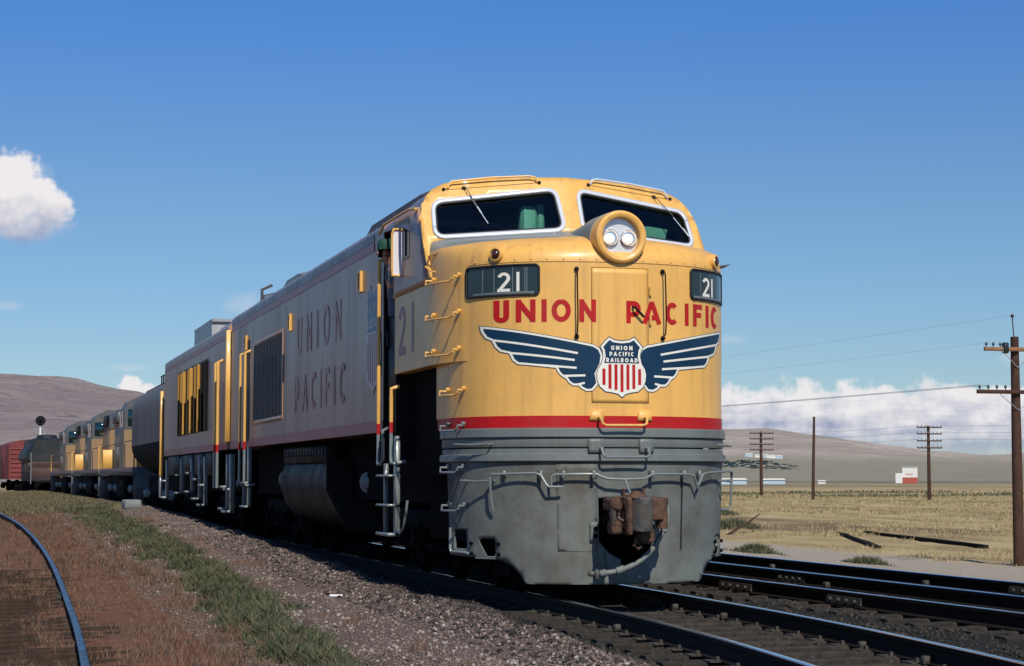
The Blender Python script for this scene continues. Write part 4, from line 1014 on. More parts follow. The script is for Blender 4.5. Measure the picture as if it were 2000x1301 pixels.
# ------------------------------------------------------------------ nose top, cab, headlight
def glass_material(name, tint, refl=.06):
    m = bpy.data.materials.new(name); m.use_nodes = True; ns, ls = m.node_tree.nodes, m.node_tree.links
    ns.remove(ns['Principled BSDF']); out = ns['Material Output']
    t = ns.new('ShaderNodeBsdfTransparent'); t.inputs[0].default_value = (*tint, 1)
    g = ns.new('ShaderNodeBsdfGlossy'); g.inputs['Roughness'].default_value = .02
    fr = ns.new('ShaderNodeFresnel'); fr.inputs[0].default_value = 1.45
    nz = ns.new('ShaderNodeTexNoise'); nz.inputs['Scale'].default_value = 3.0
    ad = ns.new('ShaderNodeMath'); ad.operation = 'MULTIPLY_ADD'; ad.inputs[1].default_value = .05; ls.new(nz.outputs['Fac'], ad.inputs[0]); ls.new(fr.outputs[0], ad.inputs[2])
    mx = ns.new('ShaderNodeMixShader'); ls.new(ad.outputs[0], mx.inputs[0]); ls.new(t.outputs[0], mx.inputs[1]); ls.new(g.outputs[0], mx.inputs[2]); ls.new(mx.outputs[0], out.inputs[0])
    MATS[name] = m
glass_material('cab_glass', (.55, .76, .69))
SU = PU['s'][-1]; s36 = S_of(1.36, PU)
for sg in (-1, 1):
    m = MB(); sq = [sg*v for v in np.linspace(s36, SU+1.68, 26)]
    m.loft([[surf(s, z, off, PU) for s in sq] for z, off in ((2.55, -.16), (2.55, -.004), (2.556, 0), (2.8, 0), (3.05, 0), (3.3, 0), (3.56, 0))], closed=False)
    fair = m.build('cab_fairing', 'yellow_paint', loco, angle=30)
def fm(u, z, off): return (-1.71-off, u, z)
letters('2', 0, 0, 2.76, .60, fm, .004, .17, 'shaded_red', loco, boxes=[(3.36, 2.98)]); letters('I', 0, 0, 2.76, .60, fm, .004, .17, 'shaded_red', loco, boxes=[(2.66, 2.53)])
sT = np.linspace(-SU, SU, 81)
XT = np.interp(sT, PU['s'], PU['X']); YT = np.interp(sT, PU['s'], PU['Y'])
YL_ = np.interp(XT, PL['X'], PL['Y']); YT = np.where(np.abs(XT) < 1.42, np.minimum(YT, YL_), YT)
def capring(f, z, deck=False):
    out = []
    for x, y in zip(XT, YT):
        qx = x*(1.66/1.71); qy = 1.62+.233*abs(qx)-.03; qz = 4.15-.07*abs(qx)
        ff = f; zz = z
        if f > 0: zz = 3.56+(z-3.56)*((qz-3.56)/(4.12-3.56)) if z > 3.56 else z
        out.append((x+(qx-x)*ff, y+(qy-y)*ff, zz))
    return out
m = MB(); m.loft([capring(*p) for p in ((0, 3.55), (0, 3.60), (.004, 3.66), (.02, 3.72), (.05, 3.785), (.10, 3.845), (.17, 3.89), (.26, 3.925))], closed=False); m.build('nose_cap', 'yellow_paint', loco, angle=40)
m = MB(); ribbon(m, [(s, 3.60) for s in np.linspace(-SMAX+.05, SMAX-.05, 40)], .008, surf, .0015); m.build('cap_seam', 'seam', loco)
for k, s_ in enumerate(np.linspace(-SMAX+.25, SMAX-.25, 26)):
    p = Vector(surf(s_, 3.632, .0)); d = Vector(surf(s_, 3.632, .1))-p; MB().lathe(p, d, [(-.01, .010), (.003, .010), (.006, .006), (.007, .001)], 8).build('rivet', 'yellow_paint', loco)
m = MB(); m.loft([capring(*p) for p in ((.26, 3.925), (.45, 3.975), (.7, 4.04), (1.0, 4.12))], closed=False); m.build('nose_deck', 'deck_grey', loco, angle=40)
WY0, WK, WR = 1.577, .233, .598
def wmap(X, z, off):
    n = Vector((math.copysign(-WK, X) if abs(X) > .02 else 0, -1, WR)).normalized() if False else Vector((math.copysign(WK, X) if abs(X) > .02 else 0, -1, WR)).normalized()
    return (X+n.x*off*-1*0 , WY0+WK*abs(X)+WR*(z-4.1)+n.y*off, z+n.z*off)
half = [(0,4.835),(.5,4.83),(.9,4.812),(1.25,4.775),(1.42,4.74),(1.56,4.665),(1.65,4.565),(1.71,4.42),(1.742,4.25),(1.752,4.05),(1.748,3.8),(1.735,3.56),(1.69,3.53),(1.66,3.65),(1.655,3.9),(1.63,4.0),(1.2,4.03),(.6,4.07),(0,4.10)]
mask = half+[(-x, z) for x, z in reversed(half[1:-1])]
wl_ = rpoly([(-1.585,4.062),(-.134,4.165),(-.157,4.65),(-1.556,4.475)], .10, 5); wr_ = [(-x, z) for x, z in reversed(wl_)]
V, F = fill2d([mask, wl_, wr_, ], .10)
fr_ = decal('cab_front', V, F, wmap, .02, 'yellow_paint', loco); md = fr_.modifiers.new('s', 'SOLIDIFY'); md.thickness = .05; md.offset = -1
for lp, sg in ((wl_, -1), (wr_, 1)):
    V, F = fill2d([lp], .12); wsd = decal('windshield', V, F, wmap, .004, 'cab_glass', loco)
    m = MB(); ribbon(m, offset_loop(lp, -.022), .046, wmap, .030, .06, True); o = m.build('window_frame', 'chrome_white', wsd); md = o.modifiers.new('s', 'SOLIDIFY'); md.thickness = .02; md.offset = 0
    m = MB(); ribbon(m, offset_loop(lp, .010), .022, wmap, .024, .06, True); o = m.build('window_gasket', 'gasket', wsd); md = o.modifiers.new('s', 'SOLIDIFY'); md.thickness = .02; md.offset = 0
    if sg < 0: W0, W1, W2 = (-1.17, 4.63), (-1.08, 4.42), (-.985, 4.21)
    else: W0, W1, W2 = (1.22, 4.62), (1.40, 4.40), (1.56, 4.16)
    wp_ = MB().tube([wmap(W0[0]-.02, W0[1]+.05, .03), wmap(*W0, .07), wmap(*W1, .06)], .006, 6).build('wiper', 'worn_steel', wsd)
    MB().tube([wmap(W0[0]*.7+W1[0]*.3, W0[1]*.7+W1[1]*.3, .055), wmap(W1[0]*.6+W2[0]*.4, W1[1]*.6+W2[1]*.4, .05)] if sg < 0 else [wmap(W1[0]*.4+W2[0]*.6, W1[1]*.4+W2[1]*.6, .055), wmap(*W2, .05)], .009, 6).build('wiper_blade', 'chrome_white', wp_)
    MB().tube([wmap(*W1, .05), wmap(*W2, .045)], .005, 6).build('wiper_arm', 'chrome_white', wp_)
    MB().lathe(wmap(W0[0]-.02, W0[1]+.05, .0), (0,-1,.6), [(0,.03),(.03,.028),(.04,.01)], 10).build('wiper_pivot', 'black_paint', wp_)
    x0, x1 = sg*1.40, sg*.34
    hb = MB().tube([wmap(x0, 4.665, .02), wmap(x0*.985, 4.67, .05), wmap(x0*.97, 4.715, .07), wmap(x0*.95, 4.735, .075), wmap((x0+x1)/2, 4.785, .08), wmap(x1*1.25, 4.812, .075), wmap(x1*1.05, 4.80, .07), wmap(x1, 4.765, .05), wmap(x1*.95, 4.76, .02)], .011, 8).build('brow_handrail', 'chrome_white' if sg > 0 else 'yellow_paint', loco)
    for xx, zz in ((x0*1.02, 4.66), (x1*.9, 4.757)): MB().lathe(wmap(xx, zz, .02), (0,-1,.6), [(0,.022),(.02,.02),(.03,.006)], 8).build('bolt', 'black_paint', hb)
    m = MB(); ribbon(m, [(sg*1.37, 4.663), (sg*.36, 4.757)], .008, wmap, .023); m.build('brow_seam', 'seam', hb)
    # bent step grab under the windshield corner
    MB().tube([(sg*1.70, 1.78, 3.80), (sg*1.74, 1.66, 3.80), (sg*1.62, 1.36, 3.84), (sg*1.52, 1.12, 3.86), (sg*1.46, 1.10, 3.84)], .011, 8).build('corner_grab', 'yellow_paint', loco)
    MB().tube([(sg*1.52, 1.12, 3.86), (sg*1.50, 1.02, 3.80), (sg*1.53, .98, 3.68)], .010, 8).build('corner_grab', 'yellow_paint', loco)
    MB().tube([(sg*1.72, 1.80, 3.70), (sg*1.78, 1.66, 3.68), (sg*1.74, 1.55, 3.62), (sg*1.68, 1.50, 3.60)], .010, 8).build('corner_grab', 'yellow_paint', loco)
MB().tube([(1.54, .98, 3.70), (1.58, .93, 3.705), (1.66, .89, 3.73)], [.022, .018, .003], 8).build('flag_bracket', 'worn_steel', loco)
# headlight
hc = (0.004, -.045, 3.880)
hl_ = MB().lathe(hc, (0, 1, 0), [(.16, .20), (.0, .218), (-.012, .235), (-.015, .262), (.0, .285), (.03, .292), (.5, .285), (.9, .25), (1.2, .22)], 40).build('headlight', 'yellow_paint', loco)
MB().lathe((0, .17, 3.885), (0, 1, 0), [(0, .291), (.35, .2935), (.75, .268), (1.5, .235)], 40).build('headlight_housing', 'deck_grey', hl_)
MB().lathe((.004, .03, 3.880), (0, 1, 0), [(.0, .001), (0, .214), (.01, .214)], 36).build('lens', 'lens_glass', hl_)
M('lamp_glow', (1, .93, .85), .1, coat=1, var=.1, vs=18, emit=(1, .88, .80, .35))
for sx in (-.105, .105):
    lp_ = MB().lathe((sx, .005, 3.872), (0, 1, 0), [(.02, .092), (-.004, .094), (-.008, .086), (.02, .07), (.03, .02)], 28).build('sealed_beam', 'reflector', hl_)
    MB().lathe((sx-.012, -.002, 3.862), (0, -1, 0), [(-.02, .060), (.004, .056), (.014, .034), (.018, .002)], 20).build('bulb', 'lamp_glow', lp_)
# cab walls, roof, interior
def side_loop(): return [(1.80, 3.50), (3.58, 3.50), (3.58, 4.46), (2.28, 4.46)]
for sg in (-1, 1):
    hole = rrect(2.72, 3.50, 3.93, 4.37, .05) if sg < 0 else rrect(2.75, 3.95, 3.95, 4.36, .06)
    lo = side_loop() if sg < 0 else [(1.80, 3.50), (4.31, 3.50), (4.31, 4.46), (2.28, 4.46)]
    V, F = fill2d([lo, hole], .15)
    cw = decal('cab_wall', V, F, lambda u, z, o, sg=sg: (sg*(1.708+o), u, z), 0, 'shaded_yellow', loco); md = cw.modifiers.new('s', 'SOLIDIFY'); md.thickness = .04; md.offset = 0
    m = MB(); ribbon(m, hole, .04, lambda u, z, o, sg=sg: (sg*(1.708+o), u, z), .024, .08, True); m.build('window_frame', 'grey_paint', cw)
    if sg > 0:
        V, F = fill2d([hole], .2); decal('pane', V, F, lambda u, z, o: (1.705, u, z), 0, 'cab_glass', cw)
    MB().tube([(sg*1.75, 2.28, 4.44), (sg*1.765, 2.6, 4.47), (sg*1.765, 3.3, 4.475), (sg*1.765, 4.0, 4.47), (sg*1.75, 4.36, 4.40)], .018, 8).build('rain_gutter', 'yellow_paint', cw)
MB().box(-1.72, -1.67, 2.80, 2.86, 3.95, 4.36).box(-1.72, -1.67, 3.0, 3.04, 3.95, 4.36).build('window_sash', 'board_glass', loco, smooth=False)
up = [(x, z) for x, z in half[:10]]; prof = [(-x, z) for x, z in reversed(up)]+up[1:]
def bodyprof(hw, ze, zc): 
    h = [(0, zc), (hw*.3, zc-.01), (hw*.55, zc-.035), (hw*.75, zc-.09), (hw*.87, zc-.16), (hw*.94, ze+.10), (hw*.985, ze+.04), (hw, ze), (hw, ze-.02), (hw, ze-.03)]
    return [(-x, z) for x, z in reversed(h)]+h[1:]
bp_ = bodyprof(1.70, 4.45, 4.80)
ringM = [wmap(x*.992, z-.012, 0) for x, z in prof]; ring0 = [(p[0], p[1]+.03, p[2]) for p in ringM]
ring1 = [(x*.992, 3.0, z-.01 if z > 4.42 else 4.42+(z-4.42)*.3) for x, z in prof]
ring2 = [(x, 4.33, z) for x, z in bp_]
MB().loft([ring0, ring1, ring2], closed=False).build('cab_roof', 'roof_grey', loco, angle=50)
MB().box(-1.6, 1.6, 4.20, 4.30, 3.2, 4.5).box(-1.6, 1.6, 1.7, 4.25, 3.2, 3.3).box(-1.0, 1.0, 4.12, 4.2, 4.05, 4.5).build('cab_interior', 'interior', loco, smooth=False)
MB().bbox(-.50, -.30, 2.10, 2.30, 3.3, 4.50, .03).bbox(-.29, -.20, 2.14, 2.26, 3.9, 4.54, .02).bbox(-.56, -.47, 2.05, 2.14, 4.02, 4.14, .02).build('control_stand', 'cab_green', loco)
MB().bbox(.35, .85, 3.2, 3.7, 3.3, 4.05, .05).bbox(.35, .85, 3.62, 3.74, 4.0, 4.42, .04).build('seat', 'interior', loco)
MB().prism([(.62, 4.20), (1.36, 4.12), (1.40, 4.30), (.66, 4.40)], 'y', 2.25, 2.29).build('green_panel', 'cab_green', loco, smooth=False)  # green panel standing in for the cab's pale green interior
# door recess on both sides with rungs
for sg in (-1, 1):
    m = MB(); x0, x1 = sorted((sg*1.25, sg*1.29)); m.box(x0, x1, 3.58, 4.31, 1.8, 4.4)
    x0, x1 = sorted((sg*1.25, sg*1.695)); m.box(x0, x1, 3.575, 3.60, 1.5, 4.4).box(x0, x1, 4.29, 4.312, 1.5, 4.4).build('door_recess', 'black_paint', loco, smooth=False)
    for z in (2.15, 2.55, 2.95, 3.35): MB().tube([(sg*1.62, 3.60, z), (sg*1.62, 4.29, z)], .016, 6).build('ladder_rung', 'iron_black', loco)
    for yy, zt, hook in ((4.12, 4.02, 1), (3.36, 2.36, 0)):
        X = sg*1.80
        hr_ = MB().tube([(sg*1.70, yy, zt+.03), (X, yy, zt), (X, yy, zt-.1), (X, yy, 1.95)], .024, 8).build('side_handrail', 'yellow_paint', loco)
        MB().cyl((X, yy, 1.95), (X, yy, 1.82), .0245, None, 8).build('red_band', 'red_paint', hr_)
        if hook: MB().tube([(X, yy, 1.82), (X, yy, 1.50), (X+sg*.01, yy-.03, 1.44), (X, yy-.12, 1.44), (X-sg*.02, yy-.17, 1.50), (X-sg*.02, yy-.17, 1.86), (sg*1.66, yy-.17, 1.92)], .022, 8).build('handrail_foot', 'handrail_grey', hr_)
        else: MB().tube([(X, yy, 1.82), (X, yy, 1.50), (X, yy-.03, 1.45), (X-sg*.02, yy-.10, 1.44), (X-sg*.16, yy-.12, 1.47)], .022, 8).build('handrail_foot', 'handrail_grey', hr_)
    st = MB(); x0, x1 = sorted((sg*1.70, sg*1.76))
    st.bbox(x0, x1, 3.28, 3.40, .56, 1.78, .01).bbox(x0, x1, 3.92, 3.98, .56, 1.45, .01).bbox(x0-.10, x1, 3.28, 3.98, .56, .60, .008).bbox(x0-.10, x1, 3.28, 3.98, .92, .95, .008).bbox(x0-.1, x1, 3.28, 3.98, 1.28, 1.31, .008)
    st.build('step_ladder', 'handrail_grey', loco)
    MB().tube([(sg*1.73, 3.26, .64), (sg*1.74, 3.12, .60), (sg*1.73, 2.98, .66), (sg*1.72, 2.90, .80), (sg*1.70, 2.88, 1.0)], .016, 8).build('step_rail', 'handrail_grey', loco)
for sg in (-1, 1):
    dr_ = MB().bbox(*sorted((sg*1.60, sg*1.64)), 3.61, 4.28, 1.85, 3.93, .01).build('cab_door', 'black_paint', loco)
    MB().bbox(*sorted((sg*1.641, sg*1.66)), 3.70, 4.18, 2.2, 2.9, .01).build('door_panel', 'black_paint', dr_)
    MB().tube([(sg*1.64, 4.18, 2.95), (sg*1.68, 4.18, 2.95), (sg*1.68, 4.18, 3.12), (sg*1.64, 4.18, 3.12)], .010, 6).build('door_handle', 'worn_steel', dr_)
# wind deflector in front of the open window
dfl = MB().prism([(-1.70, 3.72), (-1.865, 3.72), (-1.865, 4.24), (-1.84, 4.30), (-1.70, 4.30)], 'y', 3.09, 3.11).build('wind_deflector', 'deflector', loco, smooth=False) if M('deflector', (.74, .72, .76), .35, coat=.3, var=.05) else None
m = MB(); ribbon(m, [(-1.70, 3.725), (-1.86, 3.725), (-1.86, 4.24), (-1.84, 4.295), (-1.70, 4.295)], .022, lambda u, z, o: (u, 3.09-o, z), .004, .1, True); o = m.build('deflector_frame', 'yellow_paint', dfl); md = o.modifiers.new('s', 'SOLIDIFY'); md.thickness = .03; md.offset = 0

# ------------------------------------------------------------------ car body of the lead unit
def wavy_wall(x, y0, y1, z0, z1, amp=.004, dy=.35):
    m = MB(); ny_ = max(2, int((y1-y0)/dy)); nz_ = 8
    rows = []
    for j in range(nz_+1):
        z = z0+(z1-z0)*j/nz_; rows.append([(x+amp*math.copysign(1, x)*(math.sin((y0+(y1-y0)*i/ny_)*2.1+j)+.6*math.sin((y0+(y1-y0)*i/ny_)*5.3+j*1.7))*(0 if j in (0, nz_) else 1), y0+(y1-y0)*i/ny_, z) for i in range(ny_+1)])
    return m.loft(rows, closed=False)
def carbody(root, y0, y1, hw, z0, ze, zc, side_mat, roof_mat, local=False, amp=.003):
    for sg in (-1, 1):
        wavy_wall(sg*hw, y0, y1, z0, ze, amp).build('side_wall', side_mat, root, local=local)
    pr = bodyprof(hw, ze+.03, zc)
    MB().loft([[(x, y0, z) for x, z in pr], [(x, (y0+y1)/2, z) for x, z in pr], [(x, y1, z) for x, z in pr]], closed=False).build('roof', roof_mat, root, local=local, angle=50)
    full = [(-hw, z0)]+pr+[(hw, z0)]
    for yy in (y0, y1):
        m = MB(); m.add([(x, yy, z) for x, z in full], [tuple(range(len(full)))]); m.build('end_wall', side_mat, root, local=local, smooth=False)
carbody(loco, 4.315, 19.2, 1.70, 1.85, 4.45, 4.80, 'shaded_yellow', 'roof_grey')
def sm(u, z, off): return (-1.704-off, u, z)
for sg in (-1, 1):
    f_ = lambda u, z, o, sg=sg: (sg*(1.704+o), u, z)
    m = MB(); ribbon(m, [(4.9, 4.30), (19.15, 4.30)], .12, f_, .004, 1.0); m.build('side_stripe', 'shaded_red', loco)
    m = MB(); ribbon(m, [(4.9, 4.41), (19.15, 4.41)], .09, f_, .004, 1.0); m.build('side_stripe', 'roof_grey', loco)
    m = MB(); ribbon(m, [(4.32, 1.93), (19.19, 1.93)], .15, f_, .004, 1.0); m.build('side_stripe', 'shaded_red', loco)
    for yy in (4.45, 12.2, 16.15, 17.2, 18.0):
        m = MB(); ribbon(m, [(yy, 2.0), (yy, 4.24)], .035, f_, .006, .5); m.build('batten', 'shaded_yellow', loco)
    for yy in (6.6, 8.6, 10.6, 14.2):
        m = MB(); ribbon(m, [(yy, 2.02), (yy, 4.23)], .008, f_, .003, .5); m.build('panel_seam', 'panel_gap', loco)
    for k in range(28):
        yy = 5.0+k*.52; MB().lathe((sg*1.64, yy, 4.50), (0, 0, 1), [(0, .025), (.03, .03), (.05, .02), (.055, .004)], 8).build('roof_rivet', 'roof_grey', loco)
    for yy, zz in ((5.75, 3.92), (11.7, 3.84), (16.95, 3.86)):
        x0, x1 = sorted((sg*1.70, sg*1.745)); p = MB(); p.box(x0, x1, yy-.10, yy-.075, zz-.14, zz+.14).box(x0, x1, yy+.075, yy+.10, zz-.14, zz+.14).box(x0, x1, yy-.074, yy+.074, zz-.14, zz-.115).box(x0, x1, yy-.074, yy+.074, zz+.115, zz+.14)
        lf = p.build('lifting_pocket', 'yellow_paint', loco, smooth=False); x0, x1 = sorted((sg*1.701, sg*1.712)); MB().box(x0, x1, yy-.073, yy+.073, zz-.114, zz+.114).build('pocket_black', 'black_paint', lf, smooth=False)  # flat black plate on the wall paints the shade inside the pocket
    # louvred intake
    x0, x1 = sorted((sg*1.701, sg*1.715)); lv_ = MB().box(x0, x1, 12.5, 15.9, 2.33, 3.72).build('intake', 'black_paint', loco, smooth=False)
    m = MB(); xa, xb = sorted((sg*1.70, sg*1.722))
    m.bbox(xa, xb, 12.42, 12.50, 2.25, 3.80, .01).bbox(xa, xb, 15.9, 15.98, 2.25, 3.80, .01).bbox(xa, xb, 12.5, 15.9, 2.25, 2.33, .01).bbox(xa, xb, 12.5, 15.9, 3.72, 3.80, .01); m.build('intake_frame', 'shaded_yellow', lv_)
    for k in range(9):
        yy = 12.75+k*.36; sl = MB()
        sl.prism([(sg*1.712, yy), (sg*1.712, yy+.03), (sg*1.740, yy+.12), (sg*1.740, yy+.09)], 'z', 2.34, 3.71); sl.build('louvre_slat', 'louvre', lv_, smooth=False)
    letters('UNION', 11.0 if sg < 0 else 7.2, 7.2 if sg < 0 else 11.0, 3.24, .60, f_, .004, .16, 'shaded_red', loco, sgn=sg); letters('PACIFIC', 11.2 if sg < 0 else 6.85, 6.85 if sg < 0 else 11.2, 2.32, .58, f_, .004, .16, 'shaded_red', loco, sgn=sg)
    shs = [(4.93+(u-.014)*sg*1.85, 3.18+(z-2.506)*2.26) for u, z in shield]
    so = shield_emblem(loco, shs, f_, 4.93, 3.18, sg, 1.9, off=.006, mats=('side_cream', 'shaded_red', 'side_blue')) if M('side_cream', (.46, .38, .36), .42, coat=.3, crough=.26) and M('side_blue', (.012, .16, .28), .45, coat=.1, crough=.26) else None
    m = MB()
    for t, z in (('UNION', 3.62), ('PACIFIC', 3.43), ('RAILROAD', 3.23)):
        u0, u1 = 4.93-sg*.36, 4.93+sg*.36; word(m, t, u0, u1, z, .13, f_, .010, .24, sgn=sg)
    m.build('lettering', 'side_cream', so)
    # rear door of the unit: recess, hand rails and steps
    x0, x1 = sorted((sg*1.701, sg*1.71)); MB().box(x0, x1, 16.55, 17.05, 1.95, 3.9).build('side_door', 'black_paint', loco, smooth=False)
    for yy in (16.45, 17.12):
        X = sg*1.80
        hr_ = MB().tube([(sg*1.70, yy, 3.68), (X, yy, 3.64), (X, yy, 3.5), (X, yy, 1.95)], .026, 8).build('side_handrail', 'yellow_paint', loco)
        MB().cyl((X, yy, 1.95), (X, yy, 1.80), .0265, None, 8).build('red_band', 'red_paint', hr_)
        MB().tube([(X, yy, 1.80), (X, yy, 1.2), (X-sg*.03, yy-.05, 1.12), (X-sg*.2, yy-.05, 1.14)], .024, 8).build('handrail_foot', 'handrail_grey', hr_)
    x0, x1 = sorted((sg*1.66, sg*1.74)); MB().bbox(x0, x1, 16.42, 16.50, .70, 1.85, .01).bbox(x0-.06, x1, 16.42, 17.1, .70, .74, .01).bbox(x0-.06, x1, 16.42, 17.1, 1.15, 1.19, .01).bbox(x0, x1, 17.04, 17.1, .70, 1.85, .01).build('step_ladder', 'handrail_grey', loco)
    # belly tank and brake cylinders
    pr = [(sg*.7, 1.50), (sg*1.42, 1.50), (sg*1.50, 1.30), (sg*1.50, 1.10), (sg*1.42, .85), (sg*1.25, .62), (sg*1.0, .48), (sg*.7, .45)]
    tk = MB().loft([[(x, 9.2, z) for x, z in pr], [(x, 13.9, z) for x, z in pr]]).build('fuel_tank', 'tank_teal', loco, angle=25) if M('tank_teal', (.005, .008, .009), .55, coat=.03, spec=.25, var=.5, vs=3, dirt=(.012, .008, .006), damt=.8, ds=2, streak=True) else None
    MB().loft([[(sg*.8, 9.14, 1.52), (sg*1.55, 9.14, 1.52), (sg*1.55, 9.14, 1.08), (sg*1.22, 9.14, .44), (sg*.8, 9.14, .44)], [(sg*.8, 9.19, 1.52), (sg*1.55, 9.19, 1.52), (sg*1.55, 9.19, 1.08), (sg*1.22, 9.19, .44), (sg*.8, 9.19, .44)]]).build('tank_end', 'tank_teal', tk, smooth=False)
    MB().bbox(sg*1.2, sg*1.48, 9.6, 13.7, 1.51, 1.78, .02).build('battery_box', 'tank_teal', loco)
    for k in range(14): MB().lathe((sg*1.485, 9.8+k*.28, 1.66), (sg, 0, 0), [(0, .05), (.02, .05), (.022, .02)], 8).build('box_vent', 'worn_steel', loco)
    for yy, zz in ((2.9, 1.20), (8.0, 1.20), (15.7, 1.24)):
        MB().lathe((sg*1.12, yy, zz), (sg*.75, -.66, 0), [(-.2, .07), (-.06, .075), (-.05, .15), (.0, .16), (.03, .155), (.04, .10), (.10, .09), (.11, .03)], 18).build('brake_cylinder', 'handrail_grey', loco)
# roof fittings
pr = [(-1.15, 4.60), (-1.08, 5.02), (-.9, 5.10), (.9, 5.10), (1.08, 5.02), (1.15, 4.60)]
MB().loft([[(x*.97, 4.2, 4.62+(z-4.62)*.55) for x, z in pr], [(x, 4.9, z) for x, z in pr], [(x, 8.1, z) for x, z in pr], [(x*.97, 9.3, 4.62+(z-4.62)*.35) for x, z in pr]]).build('roof_hatch', 'roof_dark', loco, angle=30) if M('roof_dark', (.075, .065, .062), .6, var=.3, vs=2) else None
for y0, y1, zt, hw in ((12.9, 16.1, 4.88, 1.30), (16.9, 18.8, 4.86, 1.35)):
    MB().loft([[(-hw, y, 4.45), (-hw*.97, y, z), (-hw*.8, y, z+.06), (hw*.8, y, z+.06), (hw*.97, y, z), (hw, y, 4.45)] for y, z in ((y0, 4.62), (y0+.25, zt-.08), (y0+.8, zt), (y1-1.2, zt), (y1-.3, zt-.16), (y1, 4.60))]).build('roof_hood', 'roof_grey', loco, angle=30)
MB().tube([(-1.5, 16.4, 4.55), (-1.5, 16.4, 4.85), (-1.3, 16.5, 4.95)], .03, 8).build('roof_pipe', 'roof_dark', loco)
for yy in (4.4, 15.0): truck(loco, yy-10, 3, 3.9)
m = MB(); coupler_mesh(m, 19.1, 1); m.build('rear_coupler', 'rust_iron', loco)

# ------------------------------------------------------------------ the engineer leaning out of the cab
eng = empty('person', (-1.5, 3.78, 3.35), label='engineer in a dark green cap leaning out of the cab window', cat='person')
def skin_mesh(name, pts, edges, radii, mat, parent, sub=2):
    me = bpy.data.meshes.new(name); me.from_pydata(pts, edges, []); o = bpy.data.objects.new(name, me); COL.objects.link(o); o.parent = parent
    sk = o.modifiers.new('skin', 'SKIN'); sk.use_smooth_shade = True
    for i, r in enumerate(radii): me.skin_vertices[0].data[i].radius = (r[0], r[1]) if isinstance(r, tuple) else (r, r)
    me.skin_vertices[0].data[0].use_root = True
    sb = o.modifiers.new('sub', 'SUBSURF'); sb.levels = sub; sb.render_levels = sub
    me.materials.append(MATS[mat]); return o
# local coordinates: x toward the outside (negative world X), forward is -y
P = [(0,.05,0),(-.02,.03,.28),(-.09,.0,.50),(-.17,-.02,.60),(-.21,-.04,.66),(-.24,-.055,.75),(-.24,-.05,.83),
     (-.15,.03,.42),(-.14,.06,.20),(-.10,-.16,.18),(-.08,-.24,.18),
     (.14,.03,.46),(.20,.02,.24),(.12,-.16,.22),(.06,-.25,.24),
     (-.243,-.155,.735)]
E_ = [(0,1),(1,2),(2,3),(3,4),(4,5),(5,6),(2,7),(7,8),(8,9),(9,10),(2,11),(11,12),(12,13),(13,14),(5,15)]
Rr = [.17,.18,(.17,.12),.075,.07,(.085,.10),(.07,.085),.085,.06,.045,.035,.085,.06,.045,.035,.018]
body = skin_mesh('body', P, E_, Rr, 'skin', eng)
fp = []; fe = []; frr = []
for k, (dx, L) in enumerate(((-.03,.075),(-.01,.085),(.01,.08),(.03,.065))):
    b = len(fp); fp += [(-.08+dx,-.23,.185), (-.08+dx,-.23-L*.6,.19), (-.08+dx,-.23-L,.165)]; fe += [(b,b+1),(b+1,b+2)]; frr += [.011,.010,.008]
b = len(fp); fp += [(-.05,-.21,.18), (-.025,-.235,.175), (-.02,-.26,.165)]; fe += [(b,b+1),(b+1,b+2)]; frr += [.012,.011,.009]
skin_mesh('hand', fp, fe, frr, 'skin', body, 1)
sm_ = MB()
sm_.loft([[(cx+rx*math.cos(a), cy+ry*math.sin(a), z) for a in [2*math.pi*i/16 for i in range(16)]] for cx, cy, rx, ry, z in ((0,.05,.20,.16,-.05),(0,.04,.205,.165,.15),(-.01,.03,.21,.165,.32),(-.06,.01,.19,.15,.45),(-.11,.0,.13,.11,.54),(-.17,-.02,.085,.085,.60))])
sm_.tube([(-.10,.02,.44),(-.15,.03,.40),(-.145,.06,.20),(-.11,-.09,.185)], [.09,.085,.07,.055], 10); sm_.tube([(.10,.03,.47),(.17,.03,.40),(.205,.02,.235),(.15,-.11,.215)], [.09,.085,.075,.06], 10)
sm_.build('shirt', 'shirt', eng, local=True)
hd = (-.24, -.05)
cp_ = MB().loft([[(hd[0]+r*math.cos(a), hd[1]+r*1.12*math.sin(a), z) for a in [2*math.pi*i/20 for i in range(20)]] for r, z in ((.106,.79),(.110,.83),(.108,.875),(.095,.905),(.06,.925),(.01,.93))]).build('cap', 'cap_green', eng, local=True)
MB().add([(hd[0]+(.09+.0*k)*math.cos(a)*(1 if k == 0 else 1.05), hd[1]-.03+(-.08 if k == 0 else -.17)*abs(math.sin(a)), .80-(.0 if k == 0 else .02)) for k in (0, 1) for a in [math.pi*i/8 for i in range(9)]], [(i, i+1, i+10, i+9) for i in range(8)]).build('cap_bill', 'cap_green', cp_, local=True)
MB().loft([[(hd[0]+.098*math.cos(a), hd[1]+.03+.095*math.sin(a), z) for a in [math.pi*(i/12) for i in range(13)]] for z in (.70, .80)], closed=False).build('hair', 'hair', eng, local=True)
for s in (-1, 1):
    MB().lathe((hd[0]+s*.036, -.138, .765), (0,-1,0), [(0,.012),(.006,.009),(.008,.002)], 8).build('eye', 'hair', body, local=True)
    MB().lathe((hd[0]+s*.092, -.045, .745), (s,0,0), [(0,.03),(.014,.028),(.018,.012)], 10).build('ear', 'skin', body, local=True)
MB().tube([(hd[0]-.025,-.148,.70),(hd[0],-.153,.698),(hd[0]+.025,-.148,.70)], .005, 6).build('mouth', 'rust_iron', body, local=True)
eng.location = (-1.52, 3.90, 3.35); eng.rotation_euler = (0, 0, -.15)

